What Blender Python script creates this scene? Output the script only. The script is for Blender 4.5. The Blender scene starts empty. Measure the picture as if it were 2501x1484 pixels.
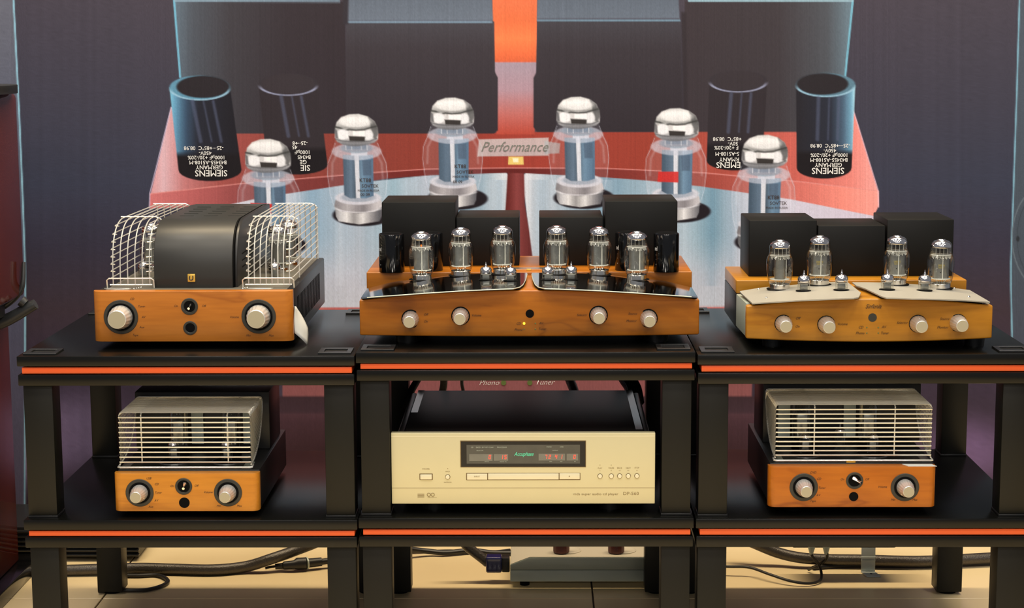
import bpy, bmesh, math, random
import numpy as np
from mathutils import Vector, Matrix
C = bpy.data.collections.new('booth'); bpy.context.scene.collection.children.link(C)
sc = bpy.context.scene
# ------------------------------------------------------------------ camera, world, lights, exposure
RT = Vector((0.99989478, 0.01385503, -0.00429804)); UP = Vector((0.00225771, 0.14404351, 0.98956878)); FW = Vector((-0.0143296, 0.98947436, -0.14399708))
CAM = Vector((0, 0, 1.12602)); FPX = 4462.5
cd = bpy.data.cameras.new('camera'); cam = bpy.data.objects.new('camera', cd); C.objects.link(cam)
cd.sensor_width = 36; cd.lens = FPX/2501*36; cd.clip_start = .05; cd.clip_end = 60
m = Matrix((RT, UP, -FW)).transposed().to_4x4(); m.translation = CAM
cam.matrix_world = m; sc.camera = cam
world = bpy.data.worlds.new('hall'); sc.world = world; world.use_nodes = True
world.node_tree.nodes['Background'].inputs[0].default_value = (.86, .90, 1, 1)
world.node_tree.nodes['Background'].inputs[1].default_value = .25
sc.view_settings.view_transform = 'Standard'; sc.view_settings.look = 'None'
sc.view_settings.gamma = 1; sc.view_settings.use_curve_mapping = False; sc.view_settings.exposure = -0.15
def area(name, loc, target, size, power, col):
    l = bpy.data.lights.new(name, 'AREA'); l.shape = 'RECTANGLE'; l.size, l.size_y = size; l.energy = power; l.color = col
    o = bpy.data.objects.new(name, l); C.objects.link(o); o.location = loc
    o.rotation_euler = (Vector(target)-Vector(loc)).to_track_quat('-Z', 'Y').to_euler(); return o
# ceiling panels of the hall: a row above the visitors, one above the racks, one over the gap behind them
for k, x in enumerate((-1.9, -.55, .8, 2.1)):
    area('ceiling_panel_light', (x, 1.35, 3.1), (x, 1.5, 0), (.6, .6), 25, (1, .90, .76))
for k, (x, y) in enumerate(((-1.6, -1.2), (0, -1.2), (1.6, -1.2), (-1.6, -4), (0, -4), (1.6, -4))):
    area('ceiling_panel_light', (x, y, 3.1), (x, y+.4, 0), (.6, .6), 34, (1, .93, .84))
for k, x in enumerate((-1.2, 0, 1.2)):
    area('ceiling_panel_light', (x, 2.75, 3.1), (x, 2.8, 0), (.6, .6), 22, (1, .93, .82))
area('ceiling_strip_light', (0, 3.83, 3.0), (0, 3.83, 0), (3.2, .16), 120, (1, .80, .52))
# ------------------------------------------------------------------ helpers
def at(px, py, Y):
    """point at real distance Y (metres away along the floor) that the photo shows at a pixel"""
    d = FW + RT*((px-1250.5)/FPX) - UP*((py-742)/FPX)
    return CAM + d*(Y/d.y)
def s2l(c):
    c = np.asarray(c, float)/255.0
    return np.where(c <= .04045, c/12.92, ((c+.055)/1.055)**2.4)
def L(r, g, b): return tuple(float(v) for v in s2l((r, g, b)))+(1,)
def mat(name, col, rough=.5, metal=0, spec=.5, emit=None, es=0, noise=0, nscale=60, coat=0, bump=0, aniso=0):
    m = bpy.data.materials.new(name); m.use_nodes = True; nt = m.node_tree; b = nt.nodes['Principled BSDF']
    b.inputs['Base Color'].default_value = col; b.inputs['Roughness'].default_value = rough; b.inputs['Metallic'].default_value = metal
    b.inputs['Specular IOR Level'].default_value = spec; b.inputs['Coat Weight'].default_value = coat
    if emit: b.inputs['Emission Color'].default_value = emit; b.inputs['Emission Strength'].default_value = es
    if noise or bump:
        tc = nt.nodes.new('ShaderNodeTexCoord'); n = nt.nodes.new('ShaderNodeTexNoise'); n.inputs['Scale'].default_value = nscale; n.inputs['Detail'].default_value = 4
        nt.links.new(tc.outputs['Object'], n.inputs['Vector'])
        if noise:
            r = nt.nodes.new('ShaderNodeMix'); r.data_type = 'RGBA'
            r.inputs[6].default_value = tuple(v*(1-noise) for v in col[:3])+(1,); r.inputs[7].default_value = tuple(min(1, v*(1+noise)) for v in col[:3])+(1,)
            nt.links.new(n.outputs['Fac'], r.inputs[0]); nt.links.new(r.outputs[2], b.inputs['Base Color'])
        if bump:
            bp = nt.nodes.new('ShaderNodeBump'); bp.inputs['Strength'].default_value = bump; bp.inputs['Distance'].default_value = .001
            nt.links.new(n.outputs['Fac'], bp.inputs['Height']); nt.links.new(bp.outputs['Normal'], b.inputs['Normal'])
    return m
def wood(name, c0, c1, c2, rough=.32, scale=1.0, seed=0):
    m = bpy.data.materials.new(name); m.use_nodes = True; nt = m.node_tree; b = nt.nodes['Principled BSDF']
    N = nt.nodes.new; tc = N('ShaderNodeTexCoord'); mp = N('ShaderNodeMapping')
    mp.inputs['Scale'].default_value = (2.2*scale, 9*scale, 9*scale); mp.inputs['Location'].default_value = (seed, seed*.7, seed*.3)
    n1 = N('ShaderNodeTexNoise'); n1.inputs['Scale'].default_value = 1.6; n1.inputs['Detail'].default_value = 3; n1.inputs['Distortion'].default_value = .8
    mul = N('ShaderNodeMath'); mul.operation = 'MULTIPLY'; mul.inputs[1].default_value = 6
    fr = N('ShaderNodeMath'); fr.operation = 'PINGPONG'; fr.inputs[1].default_value = 1
    n2 = N('ShaderNodeTexNoise'); n2.inputs['Scale'].default_value = 1; n2.inputs['Detail'].default_value = 6
    mp2 = N('ShaderNodeMapping'); mp2.inputs['Scale'].default_value = (12, 160, 160)
    ramp = N('ShaderNodeValToRGB'); e = ramp.color_ramp.elements
    e[0].position = .0; e[0].color = c0; e[1].position = 1; e[1].color = c2; k = ramp.color_ramp.elements.new(.22); k.color = c1
    mx = N('ShaderNodeMix'); mx.data_type = 'RGBA'; mx.blend_type = 'MULTIPLY'; mx.inputs[0].default_value = .35
    r2 = N('ShaderNodeValToRGB'); r2.color_ramp.elements[0].position = .3; r2.color_ramp.elements[0].color = (.62, .55, .5, 1); r2.color_ramp.elements[1].position = .6; r2.color_ramp.elements[1].color = (1, 1, 1, 1)
    k = nt.links.new
    k(tc.outputs['Object'], mp.inputs['Vector']); k(mp.outputs[0], n1.inputs['Vector']); k(n1.outputs['Fac'], mul.inputs[0]); k(mul.outputs[0], fr.inputs[0]); k(fr.outputs[0], ramp.inputs[0])
    k(tc.outputs['Object'], mp2.inputs['Vector']); k(mp2.outputs[0], n2.inputs['Vector']); k(n2.outputs['Fac'], r2.inputs[0])
    k(ramp.outputs[0], mx.inputs[6]); k(r2.outputs[0], mx.inputs[7]); k(mx.outputs[2], b.inputs['Base Color'])
    b.inputs['Roughness'].default_value = rough; b.inputs['Specular IOR Level'].default_value = .35; b.inputs['Coat Weight'].default_value = .12; b.inputs['Coat Roughness'].default_value = .15
    return m
def glassmat(name, tint=(.93, .94, .92, 1), ior=1.5, extra=.02):
    m = bpy.data.materials.new(name); m.use_nodes = True; nt = m.node_tree; nt.nodes.clear(); N = nt.nodes.new
    o = N('ShaderNodeOutputMaterial'); t = N('ShaderNodeBsdfTransparent'); g = N('ShaderNodeBsdfGlossy'); mx = N('ShaderNodeMixShader'); f = N('ShaderNodeLayerWeight')
    t.inputs[0].default_value = tint; g.inputs['Roughness'].default_value = .03; f.inputs['Blend'].default_value = .22
    a = N('ShaderNodeMath'); a.operation = 'ADD'; a.inputs[1].default_value = extra
    pw = N('ShaderNodeMath'); pw.operation = 'MULTIPLY'; pw.inputs[1].default_value = .85; nt.links.new(f.outputs[1], pw.inputs[0]); nt.links.new(pw.outputs[0], a.inputs[0]); nt.links.new(a.outputs[0], mx.inputs[0]); nt.links.new(t.outputs[0], mx.inputs[1]); nt.links.new(g.outputs[0], mx.inputs[2]); nt.links.new(mx.outputs[0], o.inputs[0])
    return m
M = {}
M['rack'] = mat('black_lacquered_board', L(11, 11, 9), .27, spec=.32, noise=.12, nscale=220)
M['rackleg'] = mat('black_stained_leg', L(17, 17, 13), .45, spec=.3, noise=.12, nscale=220)
M['socket'] = mat('black_plastic_socket', L(26, 26, 26), .3)
M['orange'] = mat('orange_acrylic_edge', L(226, 92, 40), .35, noise=.05, nscale=6)
M['wood_l'] = wood('cherry_veneer', L(157, 91, 28), L(175, 106, 35), L(181, 111, 38), seed=3)
M['wood_m'] = wood('amber_cherry_wood', L(135, 76, 15), L(155, 90, 18), L(164, 98, 22), seed=11)
M['wood_r'] = wood('honey_cherry_wood', L(159, 104, 25), L(169, 114, 29), L(175, 119, 31), seed=23, scale=.8)
M['wood_bl'] = wood('pale_cherry_wood', L(183, 115, 33), L(196, 127, 40), L(199, 131, 42), seed=31, scale=.9)
M['wood_br'] = wood('figured_cherry_wood', L(146, 75, 15), L(175, 98, 22), L(182, 105, 26), seed=47, scale=.9)
M['blackmetal'] = mat('black_painted_steel', L(26, 26, 26), .38, noise=.1, nscale=300, bump=.05)
M['satin'] = mat('satin_black_steel', L(38, 38, 36), .42, noise=.06, nscale=300)
M['box'] = mat('black_transformer_can', L(9, 9, 8), .5, spec=.25, noise=.06, nscale=300)
M['cover'] = mat('matt_black_cover', L(11, 10, 10), .5, spec=.22)
M['topsteel'] = mat('grey_top_plate', L(112, 108, 98), .45, .3)
M['gloss'] = mat('gloss_black_sleeve', L(8, 8, 9), .12)
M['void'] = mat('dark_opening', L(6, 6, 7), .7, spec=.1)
M['chrome'] = mat('chrome', (.86, .84, .82, 1), .06, 1)
M['getter'] = mat('silver_getter_flash', (.80, .76, .74, 1), .10, 1)
M['wire'] = mat('bright_steel_wire', (.86, .85, .78, 1), .28, .6)
M['steel'] = mat('brushed_steel', (.74, .73, .66, 1), .3, 1, noise=.06, nscale=200)
M['mirror'] = mat('polished_steel_plate', (.62, .62, .60, 1), .07, 1)
M['base'] = mat('metal_tube_base', (.72, .70, .66, 1), .16, 1)
M['knob'] = mat('turned_aluminium', (.74, .73, .70, 1), .30, .6)
M['knobface'] = mat('satin_aluminium_face', L(176, 170, 148), .45, .35)
M['anode'] = mat('grey_anode_plate', (.33, .33, .31, 1), .3, .85, noise=.25, nscale=120)
M['mica'] = mat('mica_spacer', L(214, 214, 208), .25)
M['glass'] = glassmat('thin_glass')
M['ring'] = mat('dark_grey_ring', L(46, 46, 42), .42)
M['plate_r'] = mat('sand_blasted_aluminium', L(158, 155, 146), .5, .25, noise=.04, nscale=400)
M['side_r'] = mat('silver_grey_side', L(150, 158, 148), .45, .1)
M['ink'] = mat('dark_brown_ink', L(52, 30, 18), .6)
M['gold_ink'] = mat('gold_ink', L(186, 168, 96), .5)
M['greyink'] = mat('grey_ink', L(118, 120, 116), .6)
M['white'] = mat('white_ink', L(225, 225, 225), .6)
M['gold'] = mat('champagne_aluminium', L(214, 206, 166), .36, .15, noise=.02, nscale=30)
M['goldlite'] = mat('champagne_button', L(230, 224, 194), .3, .15)
M['goldink'] = mat('bronze_ink', L(140, 120, 78), .5)
M['goldseam'] = mat('bronze_shadow_seam', L(110, 88, 50), .6)
M['brass'] = mat('gold_emblem', L(222, 182, 84), .3, .4)
M['disp'] = mat('smoked_display', L(24, 24, 26), .25)
M['disp2'] = mat('display_window', L(82, 82, 76), .35, noise=.25, nscale=40)
M['disp3'] = mat('display_field', L(118, 118, 110), .35, noise=.15, nscale=60)
M['red'] = mat('red_led', L(255, 70, 50), .5, emit=L(255, 70, 50), es=1.6)
M['green'] = mat('green_sign', L(90, 200, 160), .5, emit=L(80, 200, 150), es=.45)
M['yellow'] = mat('lit_yellow_lamp', L(255, 240, 60), .4, emit=L(255, 232, 40), es=3)
M['amber'] = mat('heater_glow', L(255, 120, 40), .4, emit=L(255, 110, 30), es=2)
M['dimled'] = mat('unlit_lamp', L(92, 110, 60), .3)
M['paper'] = mat('white_paper', L(214, 214, 208), .7)
M['cable'] = mat('braided_sleeve', L(72, 67, 62), .3, .3, noise=.75, nscale=430, bump=.8)
M['thin'] = mat('black_rubber_cable', L(24, 22, 22), .45)
M['beige'] = mat('beige_cable', L(168, 150, 116), .5, noise=.4, nscale=500)
M['blue'] = mat('translucent_blue_plug', L(26, 30, 88), .12, coat=.5)
M['strip'] = mat('silver_aluminium_housing', L(184, 194, 184), .4, .15)
M['striptop'] = mat('pale_housing_top', L(205, 198, 180), .4, .1)
M['redplug'] = mat('dark_red_plug', L(84, 26, 20), .35)
M['zinc'] = mat('zinc_plated_bracket', L(184, 192, 190), .4, .3)
M['mahog'] = mat('gloss_mahogany', L(88, 30, 18), .12, noise=.2, nscale=8, coat=.6)
M['plastic'] = mat('grey_black_plastic', L(44, 47, 50), .4)
M['tile'] = mat('beige_floor_tile', L(228, 207, 164), .22, noise=.05, nscale=7)
M['grout'] = mat('dark_grout', L(50, 40, 30), .8)
M['plain'] = mat('dark_wall_paint', L(60, 56, 60), .8)

WO = {}
def wo(o): return WO[o.name] if o is not None else Vector((0, 0, 0))
def finish(o, parent, origin):
    C.objects.link(o)
    if parent is not None:
        o.parent = parent; o.location = origin-wo(parent)
    else: o.location = origin
    WO[o.name] = origin.copy(); return o
class MB:
    def __init__(s): s.v = []; s.f = []
    def add(s, vs, fs):
        n = len(s.v); s.v += [Vector(v) for v in vs]; s.f += [tuple(n+i for i in f) for f in fs]; return s
    def box(s, x0, x1, y0, y1, z0, z1):
        return s.add([(x0, y0, z0), (x1, y0, z0), (x1, y1, z0), (x0, y1, z0), (x0, y0, z1), (x1, y0, z1), (x1, y1, z1), (x0, y1, z1)],
                     [(0, 3, 2, 1), (4, 5, 6, 7), (0, 1, 5, 4), (1, 2, 6, 5), (2, 3, 7, 6), (3, 0, 4, 7)])
    def prism(s, pts, axis, a, b):
        n = len(pts); mk = {'x': lambda p, t: (t, p[0], p[1]), 'y': lambda p, t: (p[0], t, p[1]), 'z': lambda p, t: (p[0], p[1], t)}[axis]
        return s.add([mk(p, a) for p in pts]+[mk(p, b) for p in pts], [tuple(range(n))[::-1], tuple(range(n, 2*n))]+[(i, (i+1) % n, n+(i+1) % n, n+i) for i in range(n)])
    def lathe(s, prof, c=(0, 0, 0), axis='z', n=24, wob=None):
        c = Vector(c); vs = []; fs = []
        for (r, h) in prof:
            for i in range(n):
                a = 2*math.pi*i/n; u, w = r*math.cos(a), r*math.sin(a)
                vs.append(c+{'z': Vector((u, w, h)), 'y': Vector((u, -h, w)), 'x': Vector((h, u, w))}[axis])
        for j in range(len(prof)-1):
            for i in range(n):
                k = (i+1) % n; q = (j*n+i, j*n+k, (j+1)*n+k, (j+1)*n+i); fs.append(q if axis != 'y' else q)
        if prof[0][0] > 1e-6: fs.append(tuple(range(n))[::-1])
        if prof[-1][0] > 1e-6: fs.append(tuple(range((len(prof)-1)*n, len(prof)*n)))
        return s.add(vs, fs)
    def tube(s, pts, r, n=8, smooth=0):
        pts = [Vector(p) for p in pts]
        if smooth:
            P = [pts[0]]+pts+[pts[-1]]; out = []
            for i in range(1, len(P)-2):
                for k in range(smooth):
                    t = k/smooth; a, b, c, d = P[i-1:i+3]
                    out.append(.5*((2*b)+(c-a)*t+(2*a-5*b+4*c-d)*t*t+(3*b-a-3*c+d)*t**3))
            out.append(pts[-1]); pts = out
        if isinstance(r, (list, tuple)) and len(r) != len(pts): r = list(np.interp(np.linspace(0, 1, len(pts)), np.linspace(0, 1, len(r)), r))
        vs = []; fs = []; prev = None
        for i, p in enumerate(pts):
            d = (pts[min(i+1, len(pts)-1)]-pts[max(i-1, 0)]).normalized()
            u = (prev-d*prev.dot(d)) if prev is not None else d.orthogonal()
            if u.length < 1e-6: u = d.orthogonal()
            u.normalize(); prev = u; w = d.cross(u); rr = r[i] if isinstance(r, (list, tuple)) else r
            for k in range(n):
                a = 2*math.pi*k/n; vs.append(p+u*rr*math.cos(a)+w*rr*math.sin(a))
        for i in range(len(pts)-1):
            for k in range(n): fs.append((i*n+k, i*n+(k+1) % n, (i+1)*n+(k+1) % n, (i+1)*n+k))
        fs.append(tuple(range(n))[::-1]); fs.append(tuple(range((len(pts)-1)*n, len(pts)*n)))
        return s.add(vs, fs)
    def block(s, xs, yf, yb, zb, zt):
        """solid made of columns along x: front, back, underside and top given as functions of x"""
        vs = []; fs = []
        for x in xs: vs += [(x, yf(x), zb(x)), (x, yb(x), zb(x)), (x, yb(x), zt(x)), (x, yf(x), zt(x))]
        for i in range(len(xs)-1):
            for k in range(4): fs.append((4*i+k, 4*i+(k+1) % 4, 4*i+4+(k+1) % 4, 4*i+4+k))
        e = 4*(len(xs)-1); fs += [(0, 3, 2, 1), (e, e+1, e+2, e+3)]
        return s.add(vs, fs)
    def sheet(s, grid, t=0):
        n, m_ = len(grid), len(grid[0]); vs = [p for r in grid for p in r]; fs = [(i*m_+j, i*m_+j+1, (i+1)*m_+j+1, (i+1)*m_+j) for i in range(n-1) for j in range(m_-1)]
        return s.add(vs, fs)
    def build(s, name, m, parent=None, origin=None, bevel=0, seg=2, ang=32, thick=0, flat=False):
        if origin is None: origin = wo(parent)
        origin = Vector(origin); bm = bmesh.new(); V = [bm.verts.new(v-origin) for v in s.v]
        for f in s.f:
            try: bm.faces.new([V[i] for i in f])
            except ValueError: pass
        bmesh.ops.recalc_face_normals(bm, faces=bm.faces)
        if bevel:
            es = [e for e in bm.edges if len(e.link_faces) == 2 and e.calc_face_angle(0) > math.radians(ang+5)]
            bmesh.ops.bevel(bm, geom=es, offset=bevel, segments=seg, profile=.5, affect='EDGES', clamp_overlap=True)
        if not flat:
            for f in bm.faces: f.smooth = True
            for e in bm.edges: e.smooth = not (len(e.link_faces) == 2 and e.calc_face_angle(0) > math.radians(ang))
        me = bpy.data.meshes.new(name); bm.to_mesh(me); bm.free(); me.materials.append(M[m] if isinstance(m, str) else m)
        o = bpy.data.objects.new(name, me)
        if thick:
            md = o.modifiers.new('thickness', 'SOLIDIFY'); md.thickness = thick; md.offset = 0
        return finish(o, parent, origin)
def thing(name, label, cat, loc, group=None):
    o = bpy.data.objects.new(name, None); o.empty_display_size = .05; o['label'] = label; o['category'] = cat
    if group: o['group'] = group
    return finish(o, None, Vector(loc))
def tag(o, label, cat, group=None):
    o['label'] = label; o['category'] = cat
    if group: o['group'] = group
    return o
def dup(o, parent, origin):
    c = o.copy(); C.objects.link(c); c.parent = parent; origin = Vector(origin); c.location = origin-wo(parent); WO[c.name] = origin
    for ch in [q for q in bpy.data.objects if q.parent == o]:
        d = ch.copy(); C.objects.link(d); d.parent = c; WO[d.name] = origin+ch.location
    return c
FM = {}
def text(s, c, h, m, parent, name='lettering', shear=0, align='CENTER', R=None, xs=1.0, space=1.0, off=0.0):
    """flat printed lettering standing on a vertical face that looks toward the camera; h is the letter height"""
    key = (s, round(shear, 2), round(xs, 2), round(space, 2), round(off, 4), align)
    if key not in FM:
        cu = bpy.data.curves.new('t', 'FONT'); cu.body = s; cu.size = 1; cu.shear = shear; cu.align_x = align; cu.align_y = 'CENTER'; cu.resolution_u = 2; cu.space_character = space; cu.offset = off
        o = bpy.data.objects.new('t', cu); C.objects.link(o); dg = bpy.context.evaluated_depsgraph_get(); me = bpy.data.meshes.new_from_object(o.evaluated_get(dg)); bpy.data.objects.remove(o); FM[key] = me
    me = FM[key].copy(); R = R or Matrix.Rotation(math.pi/2, 3, 'X')
    k = h/.7; me.transform((R @ Matrix.Diagonal((k*xs, k, k))).to_4x4()); me.materials.clear(); me.materials.append(M[m])
    me.name = name; o = bpy.data.objects.new(name, me); return finish(o, parent, Vector(c))
def seg_digit(ch, c, h, parent, m='red'):
    segs = {'0': 'abcdef', '1': 'bc', '2': 'abged', '4': 'fgbc', '5': 'afgcd', '7': 'abc'}[ch]
    w = h*.5; t = h*.13; B = MB()
    R_ = {'a': (0, w, h-t, h), 'g': (0, w, h/2-t/2, h/2+t/2), 'd': (0, w, 0, t), 'f': (0, t, h/2, h), 'e': (0, t, 0, h/2), 'b': (w-t, w, h/2, h), 'c': (w-t, w, 0, h/2)}
    for q in segs:
        x0, x1, z0, z1 = R_[q]; g = t*.12
        B.add([(c.x-w/2+a+z*.13, c.y, c.z-h/2+z) for a, z in ((x0+g, z0+g), (x1-g, z0+g), (x1-g, z1-g), (x0+g, z1-g))], [(0, 1, 2, 3)])
    return B.build('digit', m, parent)
def frange(a, b, n): return [a+(b-a)*i/(n-1) for i in range(n)]
# ------------------------------------------------------------------ setting: tiled floor, wall behind the print
fl = MB().box(-3.39, 3.61, -.414, 6.086, -.06, -.004).build('floor', 'grout'); fl['kind'] = 'structure'
tile0 = None
for i in range(5):
    for j in range(5):
        x, y = -2.89+1.0*i, .586+1.0*j
        if tile0 is None:
            tile0 = MB().box(.0018, .9982, .0018, .9982, -.010, 0).build('tile', 'tile', fl, origin=(0, 0, 0), bevel=.0008, seg=1); tile0.location = Vector((x, y, 0)); continue
        t = tile0.copy(); C.objects.link(t); t.location = (x, y, 0)
wb = MB().box(-3.2, 3.2, 4.6, 4.68, 0, 3.2).build('wall_back', 'plain'); wb['kind'] = 'structure'
# ------------------------------------------------------------------ the big printed backdrop (a flat print, its picture kept as colours of the cloth)
Hm = np.array([[1048.4421594541245, -47.00607963866938, 1315.69066915724], [-4.885279576269183, -1067.0053422275378, 1290.304680227514], [-0.0033805980227399252, -0.033971365088836296, 1.0]])
Hi = np.linalg.inv(Hm); YP = 4.12
def sheet_point(u, v, off=0.0):
    q = Hi @ np.array([u, v, 1.0]); return Vector((q[0]/q[2], YP-off, q[1]/q[2]))
us = np.unique(np.concatenate([np.arange(-520, 340, 10.), np.arange(340, 2200, 2.0), np.arange(2200, 3040, 10.), np.arange(20, 70, 2.5), np.arange(2455, 2500, 2.5)]))
vs = np.unique(np.concatenate([np.arange(-1150, -10, 25.), np.arange(-10, 180, 4.), np.arange(180, 640, 2.0), np.arange(640, 760, 4.), np.arange(760, 1294, 6.)]))
UU, VV = np.meshgrid(us, vs); IMG = np.zeros(UU.shape+(3,))
def sub(u0, v0, u1, v1):
    a, b = np.searchsorted(us, [u0, u1]); c, d = np.searchsorted(vs, [v0, v1]); return slice(c, d), slice(a, b)
def sstep(x): x = np.clip(x, 0, 1); return x*x*(3-2*x)
def put(S, mask, col, alpha=1.0):
    c = col(UU[S], VV[S]) if callable(col) else np.array(col, float)
    k = (np.asarray(mask)*alpha*np.ones(UU[S].shape))[..., None]; IMG[S] = IMG[S]*(1-k)+c*k
def poly(pts, col, soft=2.0, alpha=1.0):
    P = np.array(pts, float); S = sub(P[:, 0].min()-2*soft-2, P[:, 1].min()-2*soft-2, P[:, 0].max()+2*soft+2, P[:, 1].max()+2*soft+2)
    X, Y = UU[S], VV[S]; d = np.full(X.shape, 1e9); ins = np.zeros(X.shape, bool); n = len(P)
    for i in range(n):
        (ax, ay), (bx, by) = P[i], P[(i+1) % n]; ex, ey = bx-ax, by-ay; wx, wy = X-ax, Y-ay
        t = np.clip((wx*ex+wy*ey)/max(ex*ex+ey*ey, 1e-9), 0, 1); d = np.minimum(d, (wx-ex*t)**2+(wy-ey*t)**2)
        c = ((ay > Y) != (by > Y)) & (X < (bx-ax)*(Y-ay)/((by-ay) if by != ay else 1e-9)+ax); ins ^= c
    d = np.sqrt(d); sd = np.where(ins, d, -d); put(S, sstep(.5+sd/(2*soft)), col, alpha)
def ell(cx, cy, rx, ry, col, soft=2.0, alpha=1.0, clip=None):
    S = sub(cx-rx-3*soft-2, cy-ry-3*soft-2, cx+rx+3*soft+2, cy+ry+3*soft+2); X, Y = UU[S], VV[S]
    r = np.sqrt(((X-cx)/rx)**2+((Y-cy)/ry)**2); k = sstep(.5+(1-r)*min(rx, ry)/(2*soft))
    if clip is not None: k = k*clip(X, Y)
    put(S, k, col, alpha)
def arc(cx, cy, rx, ry, w, col, alpha=1.0, lower=True, soft=1.2):
    S = sub(cx-rx-w-4, cy-ry-w-4, cx+rx+w+4, cy+ry+w+4); X, Y = UU[S], VV[S]
    r = np.sqrt(((X-cx)/rx)**2+((Y-cy)/ry)**2); k = sstep(.5+(w/2-abs(r-1)*min(rx, ry)*1.0)/(2*soft))
    if lower: k = k*sstep((Y-cy)/(ry*.6)+.1)
    put(S, k, col, alpha)
def line(pts, w, col, alpha=1.0, soft=1.2):
    P = np.array(pts, float); S = sub(P[:, 0].min()-w-5, P[:, 1].min()-w-5, P[:, 0].max()+w+5, P[:, 1].max()+w+5); X, Y = UU[S], VV[S]; d = np.full(X.shape, 1e9)
    for i in range(len(P)-1):
        (ax, ay), (bx, by) = P[i], P[i+1]; ex, ey = bx-ax, by-ay; wx, wy = X-ax, Y-ay
        t = np.clip((wx*ex+wy*ey)/max(ex*ex+ey*ey, 1e-9), 0, 1); d = np.minimum(d, (wx-ex*t)**2+(wy-ey*t)**2)
    put(S, sstep(.5+(w/2-np.sqrt(d))/(2*soft)), col, alpha)
def stops(axis, *st):
    xs_ = np.array([q[0] for q in st], float); cs = np.array([q[1] for q in st], float)
    def f(U, V):
        t = U if axis == 'u' else V
        return np.stack([np.interp(t, xs_, cs[:, k]) for k in range(3)], -1)
    return f
rs = np.random.RandomState(4)
ALLS = (slice(None), slice(None))
put(ALLS, 1.0, stops('v', (-600, (60, 54, 62)), (0, (64, 60, 70)), (250, (57, 57, 70)), (450, (50, 55, 72)), (600, (48, 46, 62)), (760, (56, 44, 52)), (900, (54, 44, 62)), (1290, (50, 36, 42))))
put(ALLS, 0.35*sstep(1-abs(UU-1250)/1800), (70, 60, 66))
ell(50, 1085, 110, 90, (150, 118, 150), soft=60, alpha=.75); ell(180, 1060, 130, 90, (118, 104, 134), soft=60, alpha=.7)
ell(2362, 1108, 95, 75, (128, 102, 146), soft=55, alpha=.7); ell(640, 1000, 200, 60, (90, 84, 104), soft=50, alpha=.5)
# side panels beyond the two pale cyan edges
CL = [(-14, -420), (33, 0), (40, 141), (47, 283), (55, 471), (60, 613), (62, 700), (61, 850), (60, 1290)]
CR = [(2520, -420), (2490, 0), (2483, 236), (2475, 472), (2469, 640), (2469, 700), (2472, 830), (2476, 1290)]
poly([(-700, -420)]+CL+[(-700, 1290)], stops('v', (-400, (104, 106, 112)), (0, (96, 98, 108)), (300, (86, 90, 104)), (700, (78, 80, 98)), (1290, (84, 78, 96))), soft=1.5, alpha=.95)
poly([(3200, -420)]+CR+[(3200, 1290)], stops('v', (-400, (90, 96, 104)), (0, (72, 82, 92)), (600, (66, 76, 86)), (1290, (60, 58, 74))), soft=1.5, alpha=.95)
line(CL, 4.5, (138, 184, 200), .95); line(CR, 4, (120, 168, 186), .9)
arc(2560, 580, 88, 130, 3, (96, 108, 116), .8, lower=False); arc(2560, 580, 76, 118, 2, (50, 58, 66), .8, lower=False); ell(2486, 583, 4, 7, (38, 42, 48), 1.5)
# lower part of the print: front of the pictured amplifier, then dark maroon below it
poly([(686, 752), (1842, 752), (1836, 968), (690, 968)], stops('v', (752, (150, 66, 60)), (860, (134, 78, 78)), (968, (140, 86, 88))), soft=2)
poly([(500, 968), (1960, 968), (1960, 1292), (500, 1292)], stops('v', (968, (60, 42, 50)), (1005, (66, 48, 58)), (1012, (82, 56, 66)), (1030, (74, 50, 60)), (1100, (62, 40, 48))), soft=2)
# metal deck of the pictured amplifier
deckcol = stops('u', (360, (205, 205, 214)), (560, (206, 206, 214)), (700, (196, 202, 210)), (760, (142, 170, 188)), (880, (172, 184, 194)), (960, (150, 178, 190)), (1040, (176, 186, 196)), (1100, (122, 152, 170)), (1180, (150, 172, 184)), (1235, (214, 218, 220)), (1250, (196, 200, 205)), (1290, (216, 218, 220)), (1330, (178, 190, 198)), (1480, (118, 150, 168)), (1560, (150, 174, 186)), (1620, (178, 190, 198)), (1700, (150, 176, 188)), (1740, (110, 146, 162)), (1800, (176, 188, 200)), (1860, (204, 202, 212)), (2100, (206, 196, 210)), (2300, (200, 190, 204)))
poly([(440, 514), (544, 502), (640, 480), (760, 462), (860, 448), (1049, 427), (1236, 421), (1244, 430), (1240, 500), (1238, 640), (1240, 752), (620, 754), (440, 640), (410, 560)], deckcol, soft=1.5)
poly([(1275, 430), (1285, 422), (1478, 432), (1574, 438), (1712, 453), (1929, 484), (2134, 526), (2170, 560), (2180, 600), (2100, 660), (1900, 752), (1310, 752), (1300, 640), (1284, 500)], deckcol, soft=1.5)
S = sub(560, 540, 2200, 753); fade = sstep((VV[S]-560)/140)*((IMG[S].mean(-1) > 100)); put(S, fade, stops('v', (560, (190, 196, 204)), (680, (196, 196, 204)), (752, (206, 206, 212))), .8)
for k in range(46):   # brushed streaks of the metal
    u = rs.uniform(700, 1900); w = rs.uniform(8, 34); S = sub(u-w, 440, u+w, 700); k_ = (1-abs(UU[S]-u)/w)*(IMG[S].mean(-1) > 118); put(S, k_, (210, 216, 222) if rs.rand() > .5 else (120, 152, 172), .18)
poly([(1240, 418), (1280, 418), (1282, 500), (1292, 560), (1302, 640), (1306, 755), (1278, 755), (1262, 560), (1234, 520)], stops('u', (1236, (92, 30, 28)), (1262, (134, 62, 60)), (1300, (92, 36, 36))), soft=2)
poly([(560, 752), (1960, 748), (1960, 755), (560, 759)], (188, 92, 84), soft=1.5)
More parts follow.
